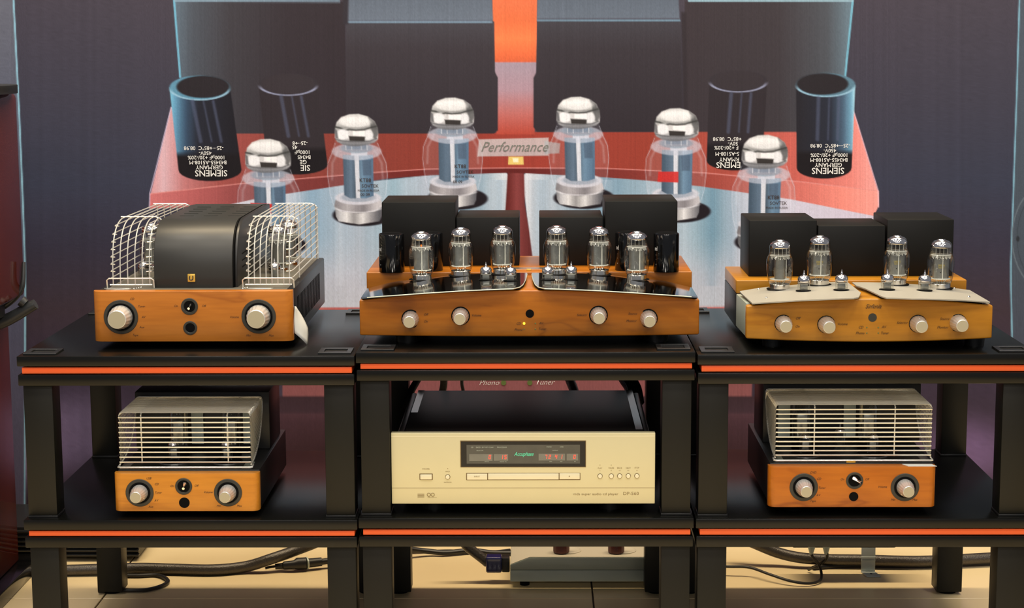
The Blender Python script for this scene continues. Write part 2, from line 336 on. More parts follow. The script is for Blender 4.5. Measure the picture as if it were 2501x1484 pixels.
# red lacquered body: top then front edge
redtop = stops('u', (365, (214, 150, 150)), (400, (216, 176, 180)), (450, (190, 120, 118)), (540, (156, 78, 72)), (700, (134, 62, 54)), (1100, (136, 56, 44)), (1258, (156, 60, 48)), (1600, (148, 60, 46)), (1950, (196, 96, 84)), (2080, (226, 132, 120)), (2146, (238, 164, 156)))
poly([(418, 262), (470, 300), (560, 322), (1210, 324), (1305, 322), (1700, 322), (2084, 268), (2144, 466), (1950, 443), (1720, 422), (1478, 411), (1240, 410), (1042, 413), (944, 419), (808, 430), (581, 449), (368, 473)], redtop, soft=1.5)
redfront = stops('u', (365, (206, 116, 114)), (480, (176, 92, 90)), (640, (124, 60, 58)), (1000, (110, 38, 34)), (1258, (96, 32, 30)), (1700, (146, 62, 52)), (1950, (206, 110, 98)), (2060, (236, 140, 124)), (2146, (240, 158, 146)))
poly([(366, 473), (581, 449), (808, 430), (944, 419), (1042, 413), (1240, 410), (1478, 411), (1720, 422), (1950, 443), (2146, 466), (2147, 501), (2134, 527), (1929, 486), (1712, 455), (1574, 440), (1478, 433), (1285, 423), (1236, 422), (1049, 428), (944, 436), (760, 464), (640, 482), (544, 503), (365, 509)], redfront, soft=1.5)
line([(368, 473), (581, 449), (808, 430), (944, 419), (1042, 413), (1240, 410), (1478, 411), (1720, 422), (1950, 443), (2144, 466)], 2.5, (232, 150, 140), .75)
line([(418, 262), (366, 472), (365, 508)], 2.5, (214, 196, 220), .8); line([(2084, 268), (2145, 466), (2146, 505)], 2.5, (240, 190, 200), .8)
# centre column
poly([(1200, -160), (1314, -160), (1310, 152), (1205, 152)], stops('v', (-160, (120, 60, 40)), (0, (214, 108, 70)), (50, (214, 106, 64)), (95, (250, 122, 72)), (152, (206, 96, 58))), soft=1.5)
poly([(1205, 152), (1310, 152), (1306, 328), (1212, 328)], stops('v', (152, (158, 142, 152)), (220, (170, 138, 146)), (280, (186, 104, 96)), (328, (176, 70, 54))), soft=1.5)
# four transformer cans
def can(pts, col, edge=None, soft=2): poly(pts, col, soft)
can([(425, 3), (842, 3), (848, 326), (470, 326), (440, 190)], stops('u', (425, (92, 108, 120)), (470, (72, 78, 86)), (560, (58, 56, 61)), (700, (48, 42, 47)), (845, (47, 40, 45))))
can([(405, -190), (800, -190), (830, 3), (425, 3)], stops('v', (-190, (60, 66, 74)), (3, (92, 106, 120))))
line([(404, -190), (425, 0), (440, 188)], 5, (110, 176, 200), .9); line([(426, 3), (830, 4)], 3.5, (138, 168, 184), .9)
can([(845, 52), (1207, 52), (1209, 176), (1216, 190), (1216, 318), (1206, 326), (845, 326)], stops('v', (52, (64, 62, 68)), (120, (55, 50, 55)), (326, (48, 42, 47))))
can([(858, -140), (1195, -140), (1204, 50), (846, 50)], stops('v', (-140, (66, 74, 84)), (50, (98, 108, 120)))); line([(850, 53), (1200, 53)], 5, (120, 146, 164), .9, 1.8); poly([(836, -40), (852, -40), (850, 60), (838, 60)], (48, 44, 50), soft=4)
can([(1312, 48), (1662, 48), (1668, 322), (1312, 322), (1303, 310), (1303, 190), (1310, 176)], stops('v', (48, (62, 60, 66)), (120, (53, 48, 53)), (322, (46, 40, 45))))
can([(1318, -140), (1650, -140), (1660, 46), (1311, 46)], stops('v', (-140, (66, 74, 84)), (46, (94, 104, 116)))); line([(1313, 49), (1660, 50)], 4, (110, 140, 158), .9, 1.8)
can([(1672, 2), (2083, 2), (2064, 200), (2084, 322), (1672, 322)], stops('u', (1672, (54, 47, 51)), (1900, (56, 51, 55)), (2020, (72, 76, 82)), (2083, (100, 122, 134))))
can([(1684, -190), (2100, -190), (2083, 2), (1680, 2)], stops('v', (-190, (60, 66, 74)), (2, (96, 112, 124)))); line([(2100, -190), (2083, 0), (2064, 190)], 5, (112, 176, 196), .9); line([(1682, 2), (2083, 2)], 3, (150, 186, 198), .9)
poly([(1664, 30), (1676, 30), (1680, 300), (1668, 300)], (46, 40, 44), soft=4)
# four capacitors
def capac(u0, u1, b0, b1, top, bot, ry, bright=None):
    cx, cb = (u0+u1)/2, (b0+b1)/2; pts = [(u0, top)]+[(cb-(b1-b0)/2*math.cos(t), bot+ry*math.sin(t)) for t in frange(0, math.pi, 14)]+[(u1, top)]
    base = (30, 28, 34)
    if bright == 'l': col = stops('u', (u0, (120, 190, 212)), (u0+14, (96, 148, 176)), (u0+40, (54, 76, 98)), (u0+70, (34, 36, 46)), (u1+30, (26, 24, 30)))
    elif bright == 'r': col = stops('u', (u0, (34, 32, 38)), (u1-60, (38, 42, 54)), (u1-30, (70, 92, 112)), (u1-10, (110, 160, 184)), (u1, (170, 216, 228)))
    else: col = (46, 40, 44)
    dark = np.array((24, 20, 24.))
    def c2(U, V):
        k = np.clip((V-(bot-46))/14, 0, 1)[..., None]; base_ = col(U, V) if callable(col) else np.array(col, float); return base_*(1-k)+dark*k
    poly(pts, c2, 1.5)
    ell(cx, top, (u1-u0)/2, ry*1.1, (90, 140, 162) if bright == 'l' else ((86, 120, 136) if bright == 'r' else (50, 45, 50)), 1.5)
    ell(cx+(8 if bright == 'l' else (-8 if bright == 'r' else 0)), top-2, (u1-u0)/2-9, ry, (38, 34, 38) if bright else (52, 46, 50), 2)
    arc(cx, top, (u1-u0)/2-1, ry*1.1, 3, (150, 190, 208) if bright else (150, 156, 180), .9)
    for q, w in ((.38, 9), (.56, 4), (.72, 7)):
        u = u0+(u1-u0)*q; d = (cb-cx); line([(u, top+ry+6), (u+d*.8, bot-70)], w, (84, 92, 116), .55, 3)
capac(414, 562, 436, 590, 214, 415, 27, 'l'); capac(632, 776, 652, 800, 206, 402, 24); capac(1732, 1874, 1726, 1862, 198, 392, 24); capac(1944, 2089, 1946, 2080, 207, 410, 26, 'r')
# six pictured valves
def mtube(cx, top, s, dx=0, red=None):
    g = lambda x, y: (cx+x*s+dx*y/240., top+y*s)
    def q(pts): return [g(*p) for p in pts]
    def E(x, y, rx, ry, col, soft=1.5, a=1.0, **k): u, v = g(x, y); ell(u, v, rx*s, ry*s, col, soft, a, **k)
    E(10, 247, 74, 27, (28, 22, 28), 2)
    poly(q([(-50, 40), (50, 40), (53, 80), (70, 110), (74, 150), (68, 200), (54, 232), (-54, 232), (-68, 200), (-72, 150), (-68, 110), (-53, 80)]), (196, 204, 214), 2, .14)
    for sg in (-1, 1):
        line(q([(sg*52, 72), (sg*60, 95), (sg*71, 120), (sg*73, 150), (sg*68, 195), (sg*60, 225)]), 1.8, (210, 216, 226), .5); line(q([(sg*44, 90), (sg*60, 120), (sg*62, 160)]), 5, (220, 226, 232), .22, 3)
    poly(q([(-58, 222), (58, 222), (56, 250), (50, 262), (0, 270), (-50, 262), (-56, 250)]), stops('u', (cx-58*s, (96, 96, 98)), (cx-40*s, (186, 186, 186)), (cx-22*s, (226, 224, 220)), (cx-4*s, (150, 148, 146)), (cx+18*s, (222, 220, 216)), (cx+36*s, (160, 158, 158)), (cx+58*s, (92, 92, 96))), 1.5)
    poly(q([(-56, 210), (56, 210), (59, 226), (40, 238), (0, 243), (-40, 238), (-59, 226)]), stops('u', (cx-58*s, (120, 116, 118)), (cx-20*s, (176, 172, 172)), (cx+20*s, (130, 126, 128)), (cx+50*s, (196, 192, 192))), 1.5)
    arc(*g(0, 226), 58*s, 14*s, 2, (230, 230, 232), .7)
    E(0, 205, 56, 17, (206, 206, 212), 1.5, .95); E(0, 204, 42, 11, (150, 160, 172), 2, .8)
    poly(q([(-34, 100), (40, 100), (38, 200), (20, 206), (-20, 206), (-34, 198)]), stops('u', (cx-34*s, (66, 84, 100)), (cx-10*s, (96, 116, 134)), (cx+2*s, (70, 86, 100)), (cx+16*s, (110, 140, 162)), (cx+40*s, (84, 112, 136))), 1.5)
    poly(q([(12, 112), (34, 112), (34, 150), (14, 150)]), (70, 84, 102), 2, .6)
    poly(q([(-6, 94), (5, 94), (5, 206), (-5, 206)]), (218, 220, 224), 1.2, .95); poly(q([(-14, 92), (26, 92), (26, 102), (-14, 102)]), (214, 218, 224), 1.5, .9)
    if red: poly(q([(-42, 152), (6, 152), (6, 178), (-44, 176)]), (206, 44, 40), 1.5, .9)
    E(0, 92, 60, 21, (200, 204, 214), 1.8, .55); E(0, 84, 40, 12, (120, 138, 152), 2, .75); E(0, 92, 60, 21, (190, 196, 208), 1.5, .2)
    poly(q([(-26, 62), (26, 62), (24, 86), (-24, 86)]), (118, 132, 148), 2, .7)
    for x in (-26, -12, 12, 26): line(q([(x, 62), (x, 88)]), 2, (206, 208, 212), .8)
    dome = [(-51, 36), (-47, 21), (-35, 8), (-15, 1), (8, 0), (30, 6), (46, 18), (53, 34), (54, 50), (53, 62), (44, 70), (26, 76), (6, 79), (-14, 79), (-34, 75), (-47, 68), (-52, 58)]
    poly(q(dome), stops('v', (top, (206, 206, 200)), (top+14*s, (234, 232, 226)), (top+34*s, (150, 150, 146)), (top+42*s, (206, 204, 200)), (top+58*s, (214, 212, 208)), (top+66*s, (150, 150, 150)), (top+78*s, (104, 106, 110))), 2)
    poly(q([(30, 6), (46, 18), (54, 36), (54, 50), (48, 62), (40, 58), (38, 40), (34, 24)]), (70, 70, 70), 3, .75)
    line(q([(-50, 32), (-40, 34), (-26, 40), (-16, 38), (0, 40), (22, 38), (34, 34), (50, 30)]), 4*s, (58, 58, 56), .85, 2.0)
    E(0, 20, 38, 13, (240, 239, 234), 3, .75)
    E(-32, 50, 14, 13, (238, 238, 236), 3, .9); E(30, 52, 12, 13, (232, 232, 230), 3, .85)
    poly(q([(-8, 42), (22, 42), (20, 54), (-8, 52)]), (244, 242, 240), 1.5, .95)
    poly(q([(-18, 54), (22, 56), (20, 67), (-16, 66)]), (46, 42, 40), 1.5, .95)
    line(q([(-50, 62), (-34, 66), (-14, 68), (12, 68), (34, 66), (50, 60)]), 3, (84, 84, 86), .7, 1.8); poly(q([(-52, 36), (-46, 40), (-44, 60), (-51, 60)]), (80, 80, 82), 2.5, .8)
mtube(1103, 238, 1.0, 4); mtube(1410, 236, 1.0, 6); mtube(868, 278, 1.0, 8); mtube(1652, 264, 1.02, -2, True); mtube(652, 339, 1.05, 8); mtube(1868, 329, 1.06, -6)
poly([(612, 495), (665, 498), (662, 520), (640, 516), (612, 506)], (206, 52, 48), 1.5)
poly([(1170, 340), (1340, 336), (1340, 380), (1166, 382)], (200, 200, 198), 1.5, .78); poly([(1330, 344), (1368, 350), (1366, 374), (1330, 376)], (170, 176, 176), 2, .7)
poly([(1242, 382), (1278, 382), (1279, 402), (1241, 402)], (226, 196, 108), 1.2); poly([(1252, 386), (1266, 386), (1266, 396), (1254, 396)], (246, 236, 196), 1)
poly([(-700, 1284), (3200, 1284), (3200, 1296), (-700, 1296)], (150, 176, 186), 1.5)
# weave of the cloth
WV = rs.normal(0, 1, IMG.shape[:2]); IMG *= (1+.018*WV+.014*rs.normal(0, 1, (1, IMG.shape[1])))[..., None]
GAIN = 1.06
cols = np.clip(s2l(np.clip(IMG, 0, 255))*GAIN*np.array((.97, 1.0, 1.13)), 0, 1)
q = np.stack([UU, VV, np.ones_like(UU)], -1) @ Hi.T
X = q[..., 0]/q[..., 2]; Zc = q[..., 1]/q[..., 2]; Zc = np.maximum(Zc, .001)
n_, m_ = X.shape; idx = np.arange(n_*m_).reshape(n_, m_)
faces = np.stack([idx[:-1, :-1], idx[1:, :-1], idx[1:, 1:], idx[:-1, 1:]], -1).reshape(-1, 4)
me = bpy.data.meshes.new('printed_backdrop'); me.vertices.add(n_*m_); co = np.zeros((n_*m_, 3)); co[:, 0] = X.ravel(); co[:, 1] = YP; co[:, 2] = Zc.ravel(); me.vertices.foreach_set('co', co.ravel())
me.loops.add(faces.size); me.loops.foreach_set('vertex_index', faces.ravel()); me.polygons.add(len(faces)); me.polygons.foreach_set('loop_start', np.arange(0, faces.size, 4)); me.polygons.foreach_set('loop_total', np.full(len(faces), 4)); me.update(calc_edges=True)
ca = me.color_attributes.new('print', 'FLOAT_COLOR', 'POINT'); ca.data.foreach_set('color', np.concatenate([cols.reshape(-1, 3), np.ones((n_*m_, 1))], 1).ravel())
pm = bpy.data.materials.new('printed_cloth'); pm.use_nodes = True; nt = pm.node_tree; b = nt.nodes['Principled BSDF']; a = nt.nodes.new('ShaderNodeAttribute'); a.attribute_name = 'print'
nt.links.new(a.outputs['Color'], b.inputs['Base Color']); b.inputs['Roughness'].default_value = .75; b.inputs['Specular IOR Level'].default_value = .2
tc = nt.nodes.new('ShaderNodeTexCoord'); mp = nt.nodes.new('ShaderNodeMapping'); mp.inputs['Scale'].default_value = (700, 1, 180); nz = nt.nodes.new('ShaderNodeTexNoise'); nz.inputs['Scale'].default_value = 1; bp = nt.nodes.new('ShaderNodeBump'); bp.inputs['Strength'].default_value = .35; bp.inputs['Distance'].default_value = .0006
nt.links.new(tc.outputs['Object'], mp.inputs['Vector']); nt.links.new(mp.outputs[0], nz.inputs['Vector']); nt.links.new(nz.outputs['Fac'], bp.inputs['Height']); nt.links.new(bp.outputs['Normal'], b.inputs['Normal'])
me.materials.append(pm); bd = bpy.data.objects.new('printed_backdrop', me); finish(bd, None, Vector((0, 0, 0)))
tag(bd, 'huge printed cloth backdrop showing an enlarged valve amplifier behind the racks', 'backdrop')
fr = MB().box(-1.9, 2.0, 4.124, 4.15, 0, 2.15).build('backing_board', 'plain', bd)
def ptext(s, u, v, h_px, m='white', rot=180, shear=0, xs=1, off=0.0):
    k = (sheet_point(u, v-.5)-sheet_point(u, v+.5)).length
    R = Matrix.Rotation(math.radians(rot), 3, 'Y') @ Matrix.Rotation(math.pi/2, 3, 'X')
    return text(s, sheet_point(u, v, .0015), h_px*k, m, bd, R=R, shear=shear, xs=xs, off=off)
for (u, d, vv) in ((516, 4, 0), (1826 + 196, -2, -6)):
    for s_, dy, h in (('SIEMENS', 422, 15), ('GERMANY', 408, 10), ('B43455-A5108-M', 396, 9), ('1000\u00b5F +20/-20%', 384, 9), ('450V-', 373, 9), ('-25\u00b7\u00b7\u00b7+85\u00b0C  08.98', 361, 9)):
        ptext(s_, u-(422-dy)*.3*(1 if d > 0 else -.3), dy+vv, h, off=.012)
for s_, u, dy, h in (('SIE', 746, 409, 14), ('GE', 741, 395, 10), ('B4345', 743, 383, 9), ('1000\u00b5F', 739, 371, 9), ('45', 720, 359, 9), ('-25\u00b7\u00b7+8', 733, 349, 9)): ptext(s_, u, dy, h, off=.012)
for s_, u, dy, h in (('EMENS', 1779, 402, 14), ('RMANY', 1781, 389, 10), ('5-A5108-M', 1776, 375, 9), ('F +20/-20%', 1774, 360, 9), ('50V-', 1790, 350, 9), ('+85\u00b0C  08.98', 1776, 339, 9)): ptext(s_, u, dy, h, off=.012)
for (u, v) in ((898, 440), (1130, 406), (1895, 482)):
    ptext('KT88', u-6, v, 9, 'ink', 0); ptext('SOVTEK', u+6, v+14, 8, 'ink', 0); ptext('MADE IN RUSSIA', u+2, v+25, 5, 'ink', 0); 
ptext('00 09', 892, 475, 7, 'ink', 0); ptext('00 09', 1118, 444, 7, 'ink', 0)
ptext('Performance', 1255, 359, 24, 'greyink', 0, shear=.45, xs=.92)
ptext('Phono', 1194, 934, 13, 'white', 0, shear=.4, off=-.01); ptext('Tuner', 1329, 933, 13, 'white', 0, shear=.4, off=-.01)
for u in (1230, 1294): MB().lathe([(.0001, .0016), (.006, .0016), (.006, .001)], sheet_point(u, 934), 'y', 16).build('pictured_lamp', 'dimled', bd)
# ------------------------------------------------------------------ racks
def rack(x0, yf, zt, zm, label, tops, mids):
    W, D = .59, .548; g = .005
    r = thing('equipment_rack', label, 'rack', (x0+W/2, yf+D/2, 0), 'black racks standing side by side')
    def z(py, px=1250): return at(px, py, yf).z
    for T in (tops, mids):
        zt_, zs, zo0, zo1, zl0, zl1 = T
        MB().box(x0, x0+W, yf, yf+D, zs, zt_).build('shelf_board', 'rack', r, bevel=.0015)
        MB().box(x0+.0075, x0+W-.0055, yf+.004, yf+D-.006, zo1+.0002, zo0-.0002).build('orange_edge_strip', 'orange', r, bevel=.0008)
        MB().box(x0+.014, x0+W-.012, yf+.012, yf+D-.014, zl0-.0006, zs+.0006).build('core_board', 'void', r)
        MB().box(x0+.001, x0+W-.001, yf+.0005, yf+D-.001, zl1, zl0).build('support_board', 'rack', r, bevel=.0015)
    def socket(cx, cy, zz, nm='corner_socket'):
        B = MB(); a, c, hgt = .029, .017, .0032; ay, cy_ = .027, .015
        B.box(cx-a, cx+a, cy-ay, cy-cy_, zz, zz+hgt); B.box(cx-a, cx+a, cy+cy_, cy+ay, zz, zz+hgt); B.box(cx-a, cx-c-.003, cy-cy_, cy+cy_, zz, zz+hgt); B.box(cx+c+.003, cx+a, cy-cy_, cy+cy_, zz, zz+hgt)
        B.box(cx-c-.003, cx+c+.003, cy-cy_, cy+cy_, zz-.0001, zz+.0006)
        return B.build(nm, 'socket', r, bevel=.0006, seg=1)
    a = .0255
    for cx in (x0+g+a, x0+W-g-a):
        for cy in (yf+.016+a, yf+D-.012-a):
            socket(cx+(0.006 if cx < x0+.3 else -.006), cy+(-.0 if cy < yf+.2 else 0), tops[0])
            MB().box(cx-a, cx+a, cy-a, cy+a, mids[0]+.0045, tops[5]).build('leg', 'rackleg', r, bevel=.0012)
            MB().box(cx-a-.001, cx+a+.001, cy-a-.001, cy+a+.001, mids[0], mids[0]+.0042).build('leg_plinth', 'socket', r, bevel=.0008)
            MB().box(cx-a, cx+a, cy-a, cy+a, .006, mids[5]).build('leg', 'rackleg', r, bevel=.0012)
            MB().lathe([(.0001, 0), (.019, 0), (.019, .0065), (.0001, .0065)], (cx, cy, 0)).build('foot', 'void', r)
    return r
YR = 3.125
def T(px, ys): return tuple(at(px, y, YR).z for y in ys)
RL = rack(-.9095, YR, .5804, .2882, 'black rack at the left with two orange-edged shelves, beside the mahogany speaker', T(455, (869.4, 894, 897.2, 913, 914.5, 941.5)), T(465, (1269.3, 1294, 1297, 1310.3, 1312, 1337.3)))
RM = rack(-.3174, YR, .5866, .2911, 'black middle rack with two orange-edged shelves, carrying the champagne disc player', T(1283, (859.8, 886, 888, 901.5, 903, 929.5)), T(1285, (1264.2, 1290, 1293.6, 1307, 1309.5, 1335)))
RR = rack(.2761, YR, .5826, .2906, 'black rack at the right with two orange-edged shelves, over the metal floor bracket', T(2100, (864.8, 890, 892.5, 908, 909.5, 937)), T(2100, (1266, 1290, 1292, 1307, 1309, 1336)))
ZL, ZM, ZR, ZL2, ZM2, ZR2 = T(455, (869.4,))[0], T(1283, (859.8,))[0], T(2100, (864.8,))[0], T(465, (1269.3,))[0], T(1285, (1264.2,))[0], T(2100, (1266,))[0]
# ------------------------------------------------------------------ valve tubes
def power_tube(parent, loc, sc_=1.0, rot=0, logo=False, glow=False):
    loc = Vector(loc); o = Vector(loc)
    def Z(p): return [(r*sc_, h*sc_) for r, h in p]
    g = MB().lathe(Z([(.0186, .0100), (.0205, .013), (.0222, .021), (.0238, .034), (.0246, .046), (.0240, .054), (.0222, .0590), (.0198, .0632), (.0190, .068), (.0190, .0760)]), o, 'z', 32)
    g.f = [f for f in g.f if len(f) == 4]; t = g.build('vacuum_tube', 'glass', parent, origin=o, ang=60)
    MB().lathe(Z([(.0184, -.003), (.0184, .0088), (.0178, .0096), (.0120, .0100)]), o, 'z', 32).build('metal_base', 'base', t, ang=30)
    MB().lathe(Z([(.0186, .0745), (.0189, .0760), (.0187, .0790), (.0170, .0832), (.0130, .0865), (.0075, .0882), (.0068, .0896), (.0001, .0898)]), o, 'z', 32).build('silver_cap', 'getter', t, ang=50)
    for zz, rr in ((.0605, .0186), (.0175, .0180)): MB().lathe(Z([(rr-.0006, zz), (rr, zz+.0002), (rr, zz+.0010), (rr-.0006, zz+.0012)]), o, 'z', 28).build('mica_disc', 'mica', t)
    c, s_ = math.cos(rot), math.sin(rot)
    def rp(x, y): return (o.x+x*c-y*s_, o.y+x*s_+y*c)
    oval = [(.0142*sc_*math.copysign(abs(math.cos(q))**.6, math.cos(q)), .0095*sc_*math.copysign(abs(math.sin(q))**.6, math.sin(q))) for q in frange(0, 2*math.pi*23/24, 24)]
    MB().prism([rp(*p) for p in oval], 'z', o.z+.0188*sc_, o.z+.0600*sc_).build('anode_plate', 'anode', t, ang=40)
    MB().tube([rp(.0012*sc_, -.0112*sc_)+(o.z+.0165*sc_,), rp(.0012*sc_, -.0112*sc_)+(o.z+.0610*sc_,)], .0010*sc_, 8).build('centre_rod', 'mica', t)
    B = MB()
    for x in (-.0105, -.0035, .0035, .0105): B.box(o.x+x*sc_-.0004, o.x+x*sc_+.0004, o.y-.006, o.y-.0052, o.z+.0615*sc_, o.z+.0750*sc_)
    for k in range(7):
        a_ = k*math.pi/7+.2; B.tube([(o.x+.011*math.cos(a_)*sc_, o.y-.011*math.sin(a_)*sc_, o.z+.0175*sc_), (o.x+.006*math.cos(a_)*sc_, o.y-.006*math.sin(a_)*sc_, o.z+.0095*sc_)], .0004, 5)
    B.build('support_wires', 'wire', t)
    B = MB()
    for k in range(18):
        a_ = math.pi*(k+.5)/18*1.0; rr = .0165*sc_; x, y = o.x+rr*math.cos(a_), o.y-rr*math.sin(a_); B.box(x-.0007, x+.0007, y-.0004, y+.0004, o.z+.0545*sc_+.0016*(k % 3), o.z+.0602*sc_)
    B.build('crown_spacer', 'mica', t)
    if logo:
        text('UNISON', (o.x-.001, o.y-.0098*sc_, o.z+.0425*sc_), .0036, 'gold_ink', t, xs=.62, off=.03); text('RESEARCH', (o.x-.001, o.y-.0098*sc_, o.z+.0385*sc_), .0024, 'gold_ink', t, xs=.62, off=.02)
        MB().lathe([(.0001, .0002), (.0009, .0002), (.0009, 0)], (o.x-.002, o.y-.0096*sc_, o.z+.030), 'y', 10).build('plate_hole', 'void', t)
    if glow: MB().lathe([(.0001, .002), (.0012, .001), (.0012, -.001), (.0001, -.002)], (o.x, o.y-.004, o.z+.0635), 'z', 10).build('heater_glow', 'amber', t)
    return t
def small_tube(parent, loc, sc_=1.0, lit='chrome'):
    o = Vector(loc)
    def Z(p): return [(r*sc_, h*sc_) for r, h in p]
    g = MB().lathe(Z([(.0096, -.002), (.0104, .001), (.0106, .006), (.0106, .0150)]), o, 'z', 24); g.f = [f for f in g.f if len(f) == 4]
    t = g.build('signal_tube', 'glass', parent, origin=o, ang=60)
    MB().lathe(Z([(.0104, .0145), (.0107, .0160), (.0106, .0205), (.0090, .0240), (.0050, .0262), (.0022, .0268), (.0020, .0290), (.0010, .0320), (.0003, .0350)]), o, 'z', 24).build('silver_cap', 'getter', t, ang=50)
    MB().lathe(Z([(.0092, .0120), (.0094, .0124), (.0092, .0128)]), o, 'z', 20).build('mica_disc', 'mica', t)
    MB().box(o.x-.0062*sc_, o.x+.0062*sc_, o.y-.004, o.y+.004, o.z+.0005, o.z+.0118*sc_).build('anode_plate', 'anode', t, bevel=.001)
    return t
def hole(parent, c, r, nm='socket_opening'): return MB().lathe([(.0001, .0006), (r, .0006), (r, 0), (.0001, 0)], c, 'z', 28).build(nm, 'void', parent)
# ------------------------------------------------------------------ knobs
def knob(parent, c, r0, r1, ln, dot=None, nm='knob', groove=True):
    """turned knob standing out of a face that looks to -y; c is the centre of its foot"""
    o = Vector(c)
    K = MB().lathe([(r0*.985, 0), (r0, .002), (r0*.985, ln*.25), ((r0*.62+r1*.38), ln*.6), (r1*1.10, ln*.9), (r1*1.06, ln*.975), (r1*.98, ln)], o, 'y', 72)
    for j in range(1, 5):
        for i in range(72):
            v = K.v[j*72+i]; f_ = 1-.045*(.5+.5*math.cos(i*math.pi*2/4)); v.x = o.x+(v.x-o.x)*f_; v.z = o.z+(v.z-o.z)*f_
    k = K.build(nm, 'knob', parent, origin=o, ang=60)
    MB().lathe([(.0001, ln+.0002), (r1*.97, ln+.0002), (r1*.97, ln-.001)], o, 'y', 32).build('knob_face', 'knobface', k)
    if dot is not None:
        rr = r0*.80; MB().lathe([(.0001, .0016), (.0012, .0010), (.0015, 0), (.0001, -.001)], (o.x+rr*math.cos(dot), o.y-ln*.55, o.z+rr*math.sin(dot)), 'y', 10).build('pointer_dot', 'chrome', k)
    return k
def dark_ring(parent, c, ro, ri, depth=.014, nm='recess_ring'):
    o = Vector(c)
    t = MB().lathe([(ro, 0), (ro, .0012), (ro-.0006, .0016), (ri+.0006, .0016), (ri, .0008), (ri*.96, -depth*.0+.0003), (.0001, .0003)], o, 'y', 44).build(nm, 'ring', parent, origin=o, ang=30)
    MB().lathe([(.0001, .0006), (ri*.985, .0006), (ri*.985, .0002)], o, 'y', 36).build('recess', 'void', t)
    return t
# ------------------------------------------------------------------ amplifier, top of left rack
def curved_cage(amp, x0, x1, yf, yb, z0, zt, n, hidden_left=False):
    cg = MB().tube([(x0-.004, yf-.003, z0-.004), (x0-.004, yf-.006, z0+.010), (x0, yf-.007, z0+.0135), (x1, yf-.007, z0+.0135), (x1+.004, yf-.006, z0+.010), (x1+.004, yf-.003, z0-.004)], .0013, 8).build('wire_cage', 'wire', amp)
    H_ = zt-z0
    def prof():
        P = []
        for t in frange(0, 1, 15):
            a_ = t*math.pi/2*.94; P.append((yf+.100*(1-math.cos(a_))**1.55, z0+H_*math.sin(a_)))
        P.append((yf+.115, zt)); P += [(yb-.018, zt-.002), (yb-.005, zt-.006), (yb, zt-.02), (yb, z0+.02), (yb, z0)]; return P
    P = prof()
    for x in frange(x0+.006, x1-.004, n): MB().tube([(x, y, z) for y, z in P], .00115, 6).build('hoop_wire', 'wire', cg)
    MB().tube([(x0, yf, z0+.001), (x1, yf, z0+.001)], .0013, 6).build('cross_wire', 'wire', cg)
    MB().tube([(x0, yf+.105, zt+.0012), (x1-.012, yf+.105, zt+.0012), (x1-.002, yf+.105, zt-.004), (x1, yf+.105, zt-.016), (x1, yf+.105, z0)], .0012, 6).build('cross_wire', 'wire', cg)
    MB().tube([(x0, yb-.01, zt-.001), (x1-.012, yb-.01, zt-.001), (x1-.002, yb-.01, zt-.006), (x1, yb-.01, zt-.018), (x1, yb-.01, z0)], .0013, 6).build('cross_wire', 'wire', cg)
    for sx in (x0, x1):   # side wires run back along the amplifier
        for z in frange(z0+.012, zt-.010, 8):
            s_ = (z-z0)/H_; a_ = math.asin(min(1, s_/1.0)); y0 = yf+.100*(1-math.cos(a_))**1.55
            e = 1 if sx == x1 else -1
            MB().tube([(sx-.010*e, y0, z), (sx-.002*e, y0+.004, z), (sx, y0+.016, z), (sx, yb, z)], .00105, 6).build('side_wire', 'wire', cg)
    return cg
ZA = .595; YA = 3.195; XA0, XA1 = -.7905, -.4358
ampL = thing('valve_amplifier', 'cherry-fronted valve amplifier with two curved wire cages around a black centre cover', 'amplifier', ((XA0+XA1)/2, YA, ZL))
def rc(x0, x1, y, r):
    def f(x):
        d = max(r-(x-x0), r-(x1-x), 0); return y+r-math.sqrt(max(r*r-d*d, 0))
    return f
xs = [XA0+.016*(1-math.cos(t)) for t in frange(0, math.pi/2, 7)]+[XA1-.016*(1-math.cos(t)) for t in frange(math.pi/2, 0, 7)]
fzL = lambda x: ZA+.0002; ztL = at(470, 711, YA).z
fas = MB().block(xs, rc(XA0, XA1, YA, .016), lambda x: YA+.022, lambda x: ZA, lambda x: ztL).build('wooden_fascia', 'wood_l', ampL, bevel=.0022, seg=3, ang=50)
ZTL = ztL-.001
MB().box(XA0+.004, XA1-.001, YA+.022, 3.70, ZA-.004, ZTL).build('chassis', 'blackmetal', ampL, bevel=.003)
for k in range(20): y = 3.275+k*.0175; MB().box(XA1-.0014, XA1-.0004, y, y+.005, ZA+.016, ZTL-.020).build('vent_slot', 'void', ampL)
MB().box(XA0+.02, XA1-.012, YA+.024, 3.685, ZTL, ZTL+.0012).build('top_plate', 'topsteel', ampL)
for cx in (XA0+.07, XA1-.07):
    for cy in (YA+.06, 3.63): MB().lathe([(.0001, ZL), (.017, ZL), (.019, ZA-.003), (.0001, ZA-.003)], (cx, cy, 0), 'z').build('foot', 'void', ampL)
ct = at(520, 531, 3.335).z
def coverprof(d=0):
    P = [(3.2385+d, ZTL)]
    for t in frange(0.12, 1, 14):
        a_ = t*math.pi/2*.97; P.append((3.2385+d+.100*(1-math.cos(a_))**1.55, ZTL+(ct-ZTL)*math.sin(a_)))
    return P+[(3.60, ct-.001), (3.66, ct-.004), (3.66, ZTL)]
MB().prism(coverprof(0), 'x', -.6885, -.5475).build('centre_cover', 'satin', ampL, bevel=.0012)
MB().prism(coverprof(.004), 'x', -.5470, -.5455).build('cover_gap', 'void', ampL)
MB().prism(coverprof(.008), 'x', -.5452, -.515 if False else -.5395).build('cover_side', 'blackmetal', ampL, bevel=.002)
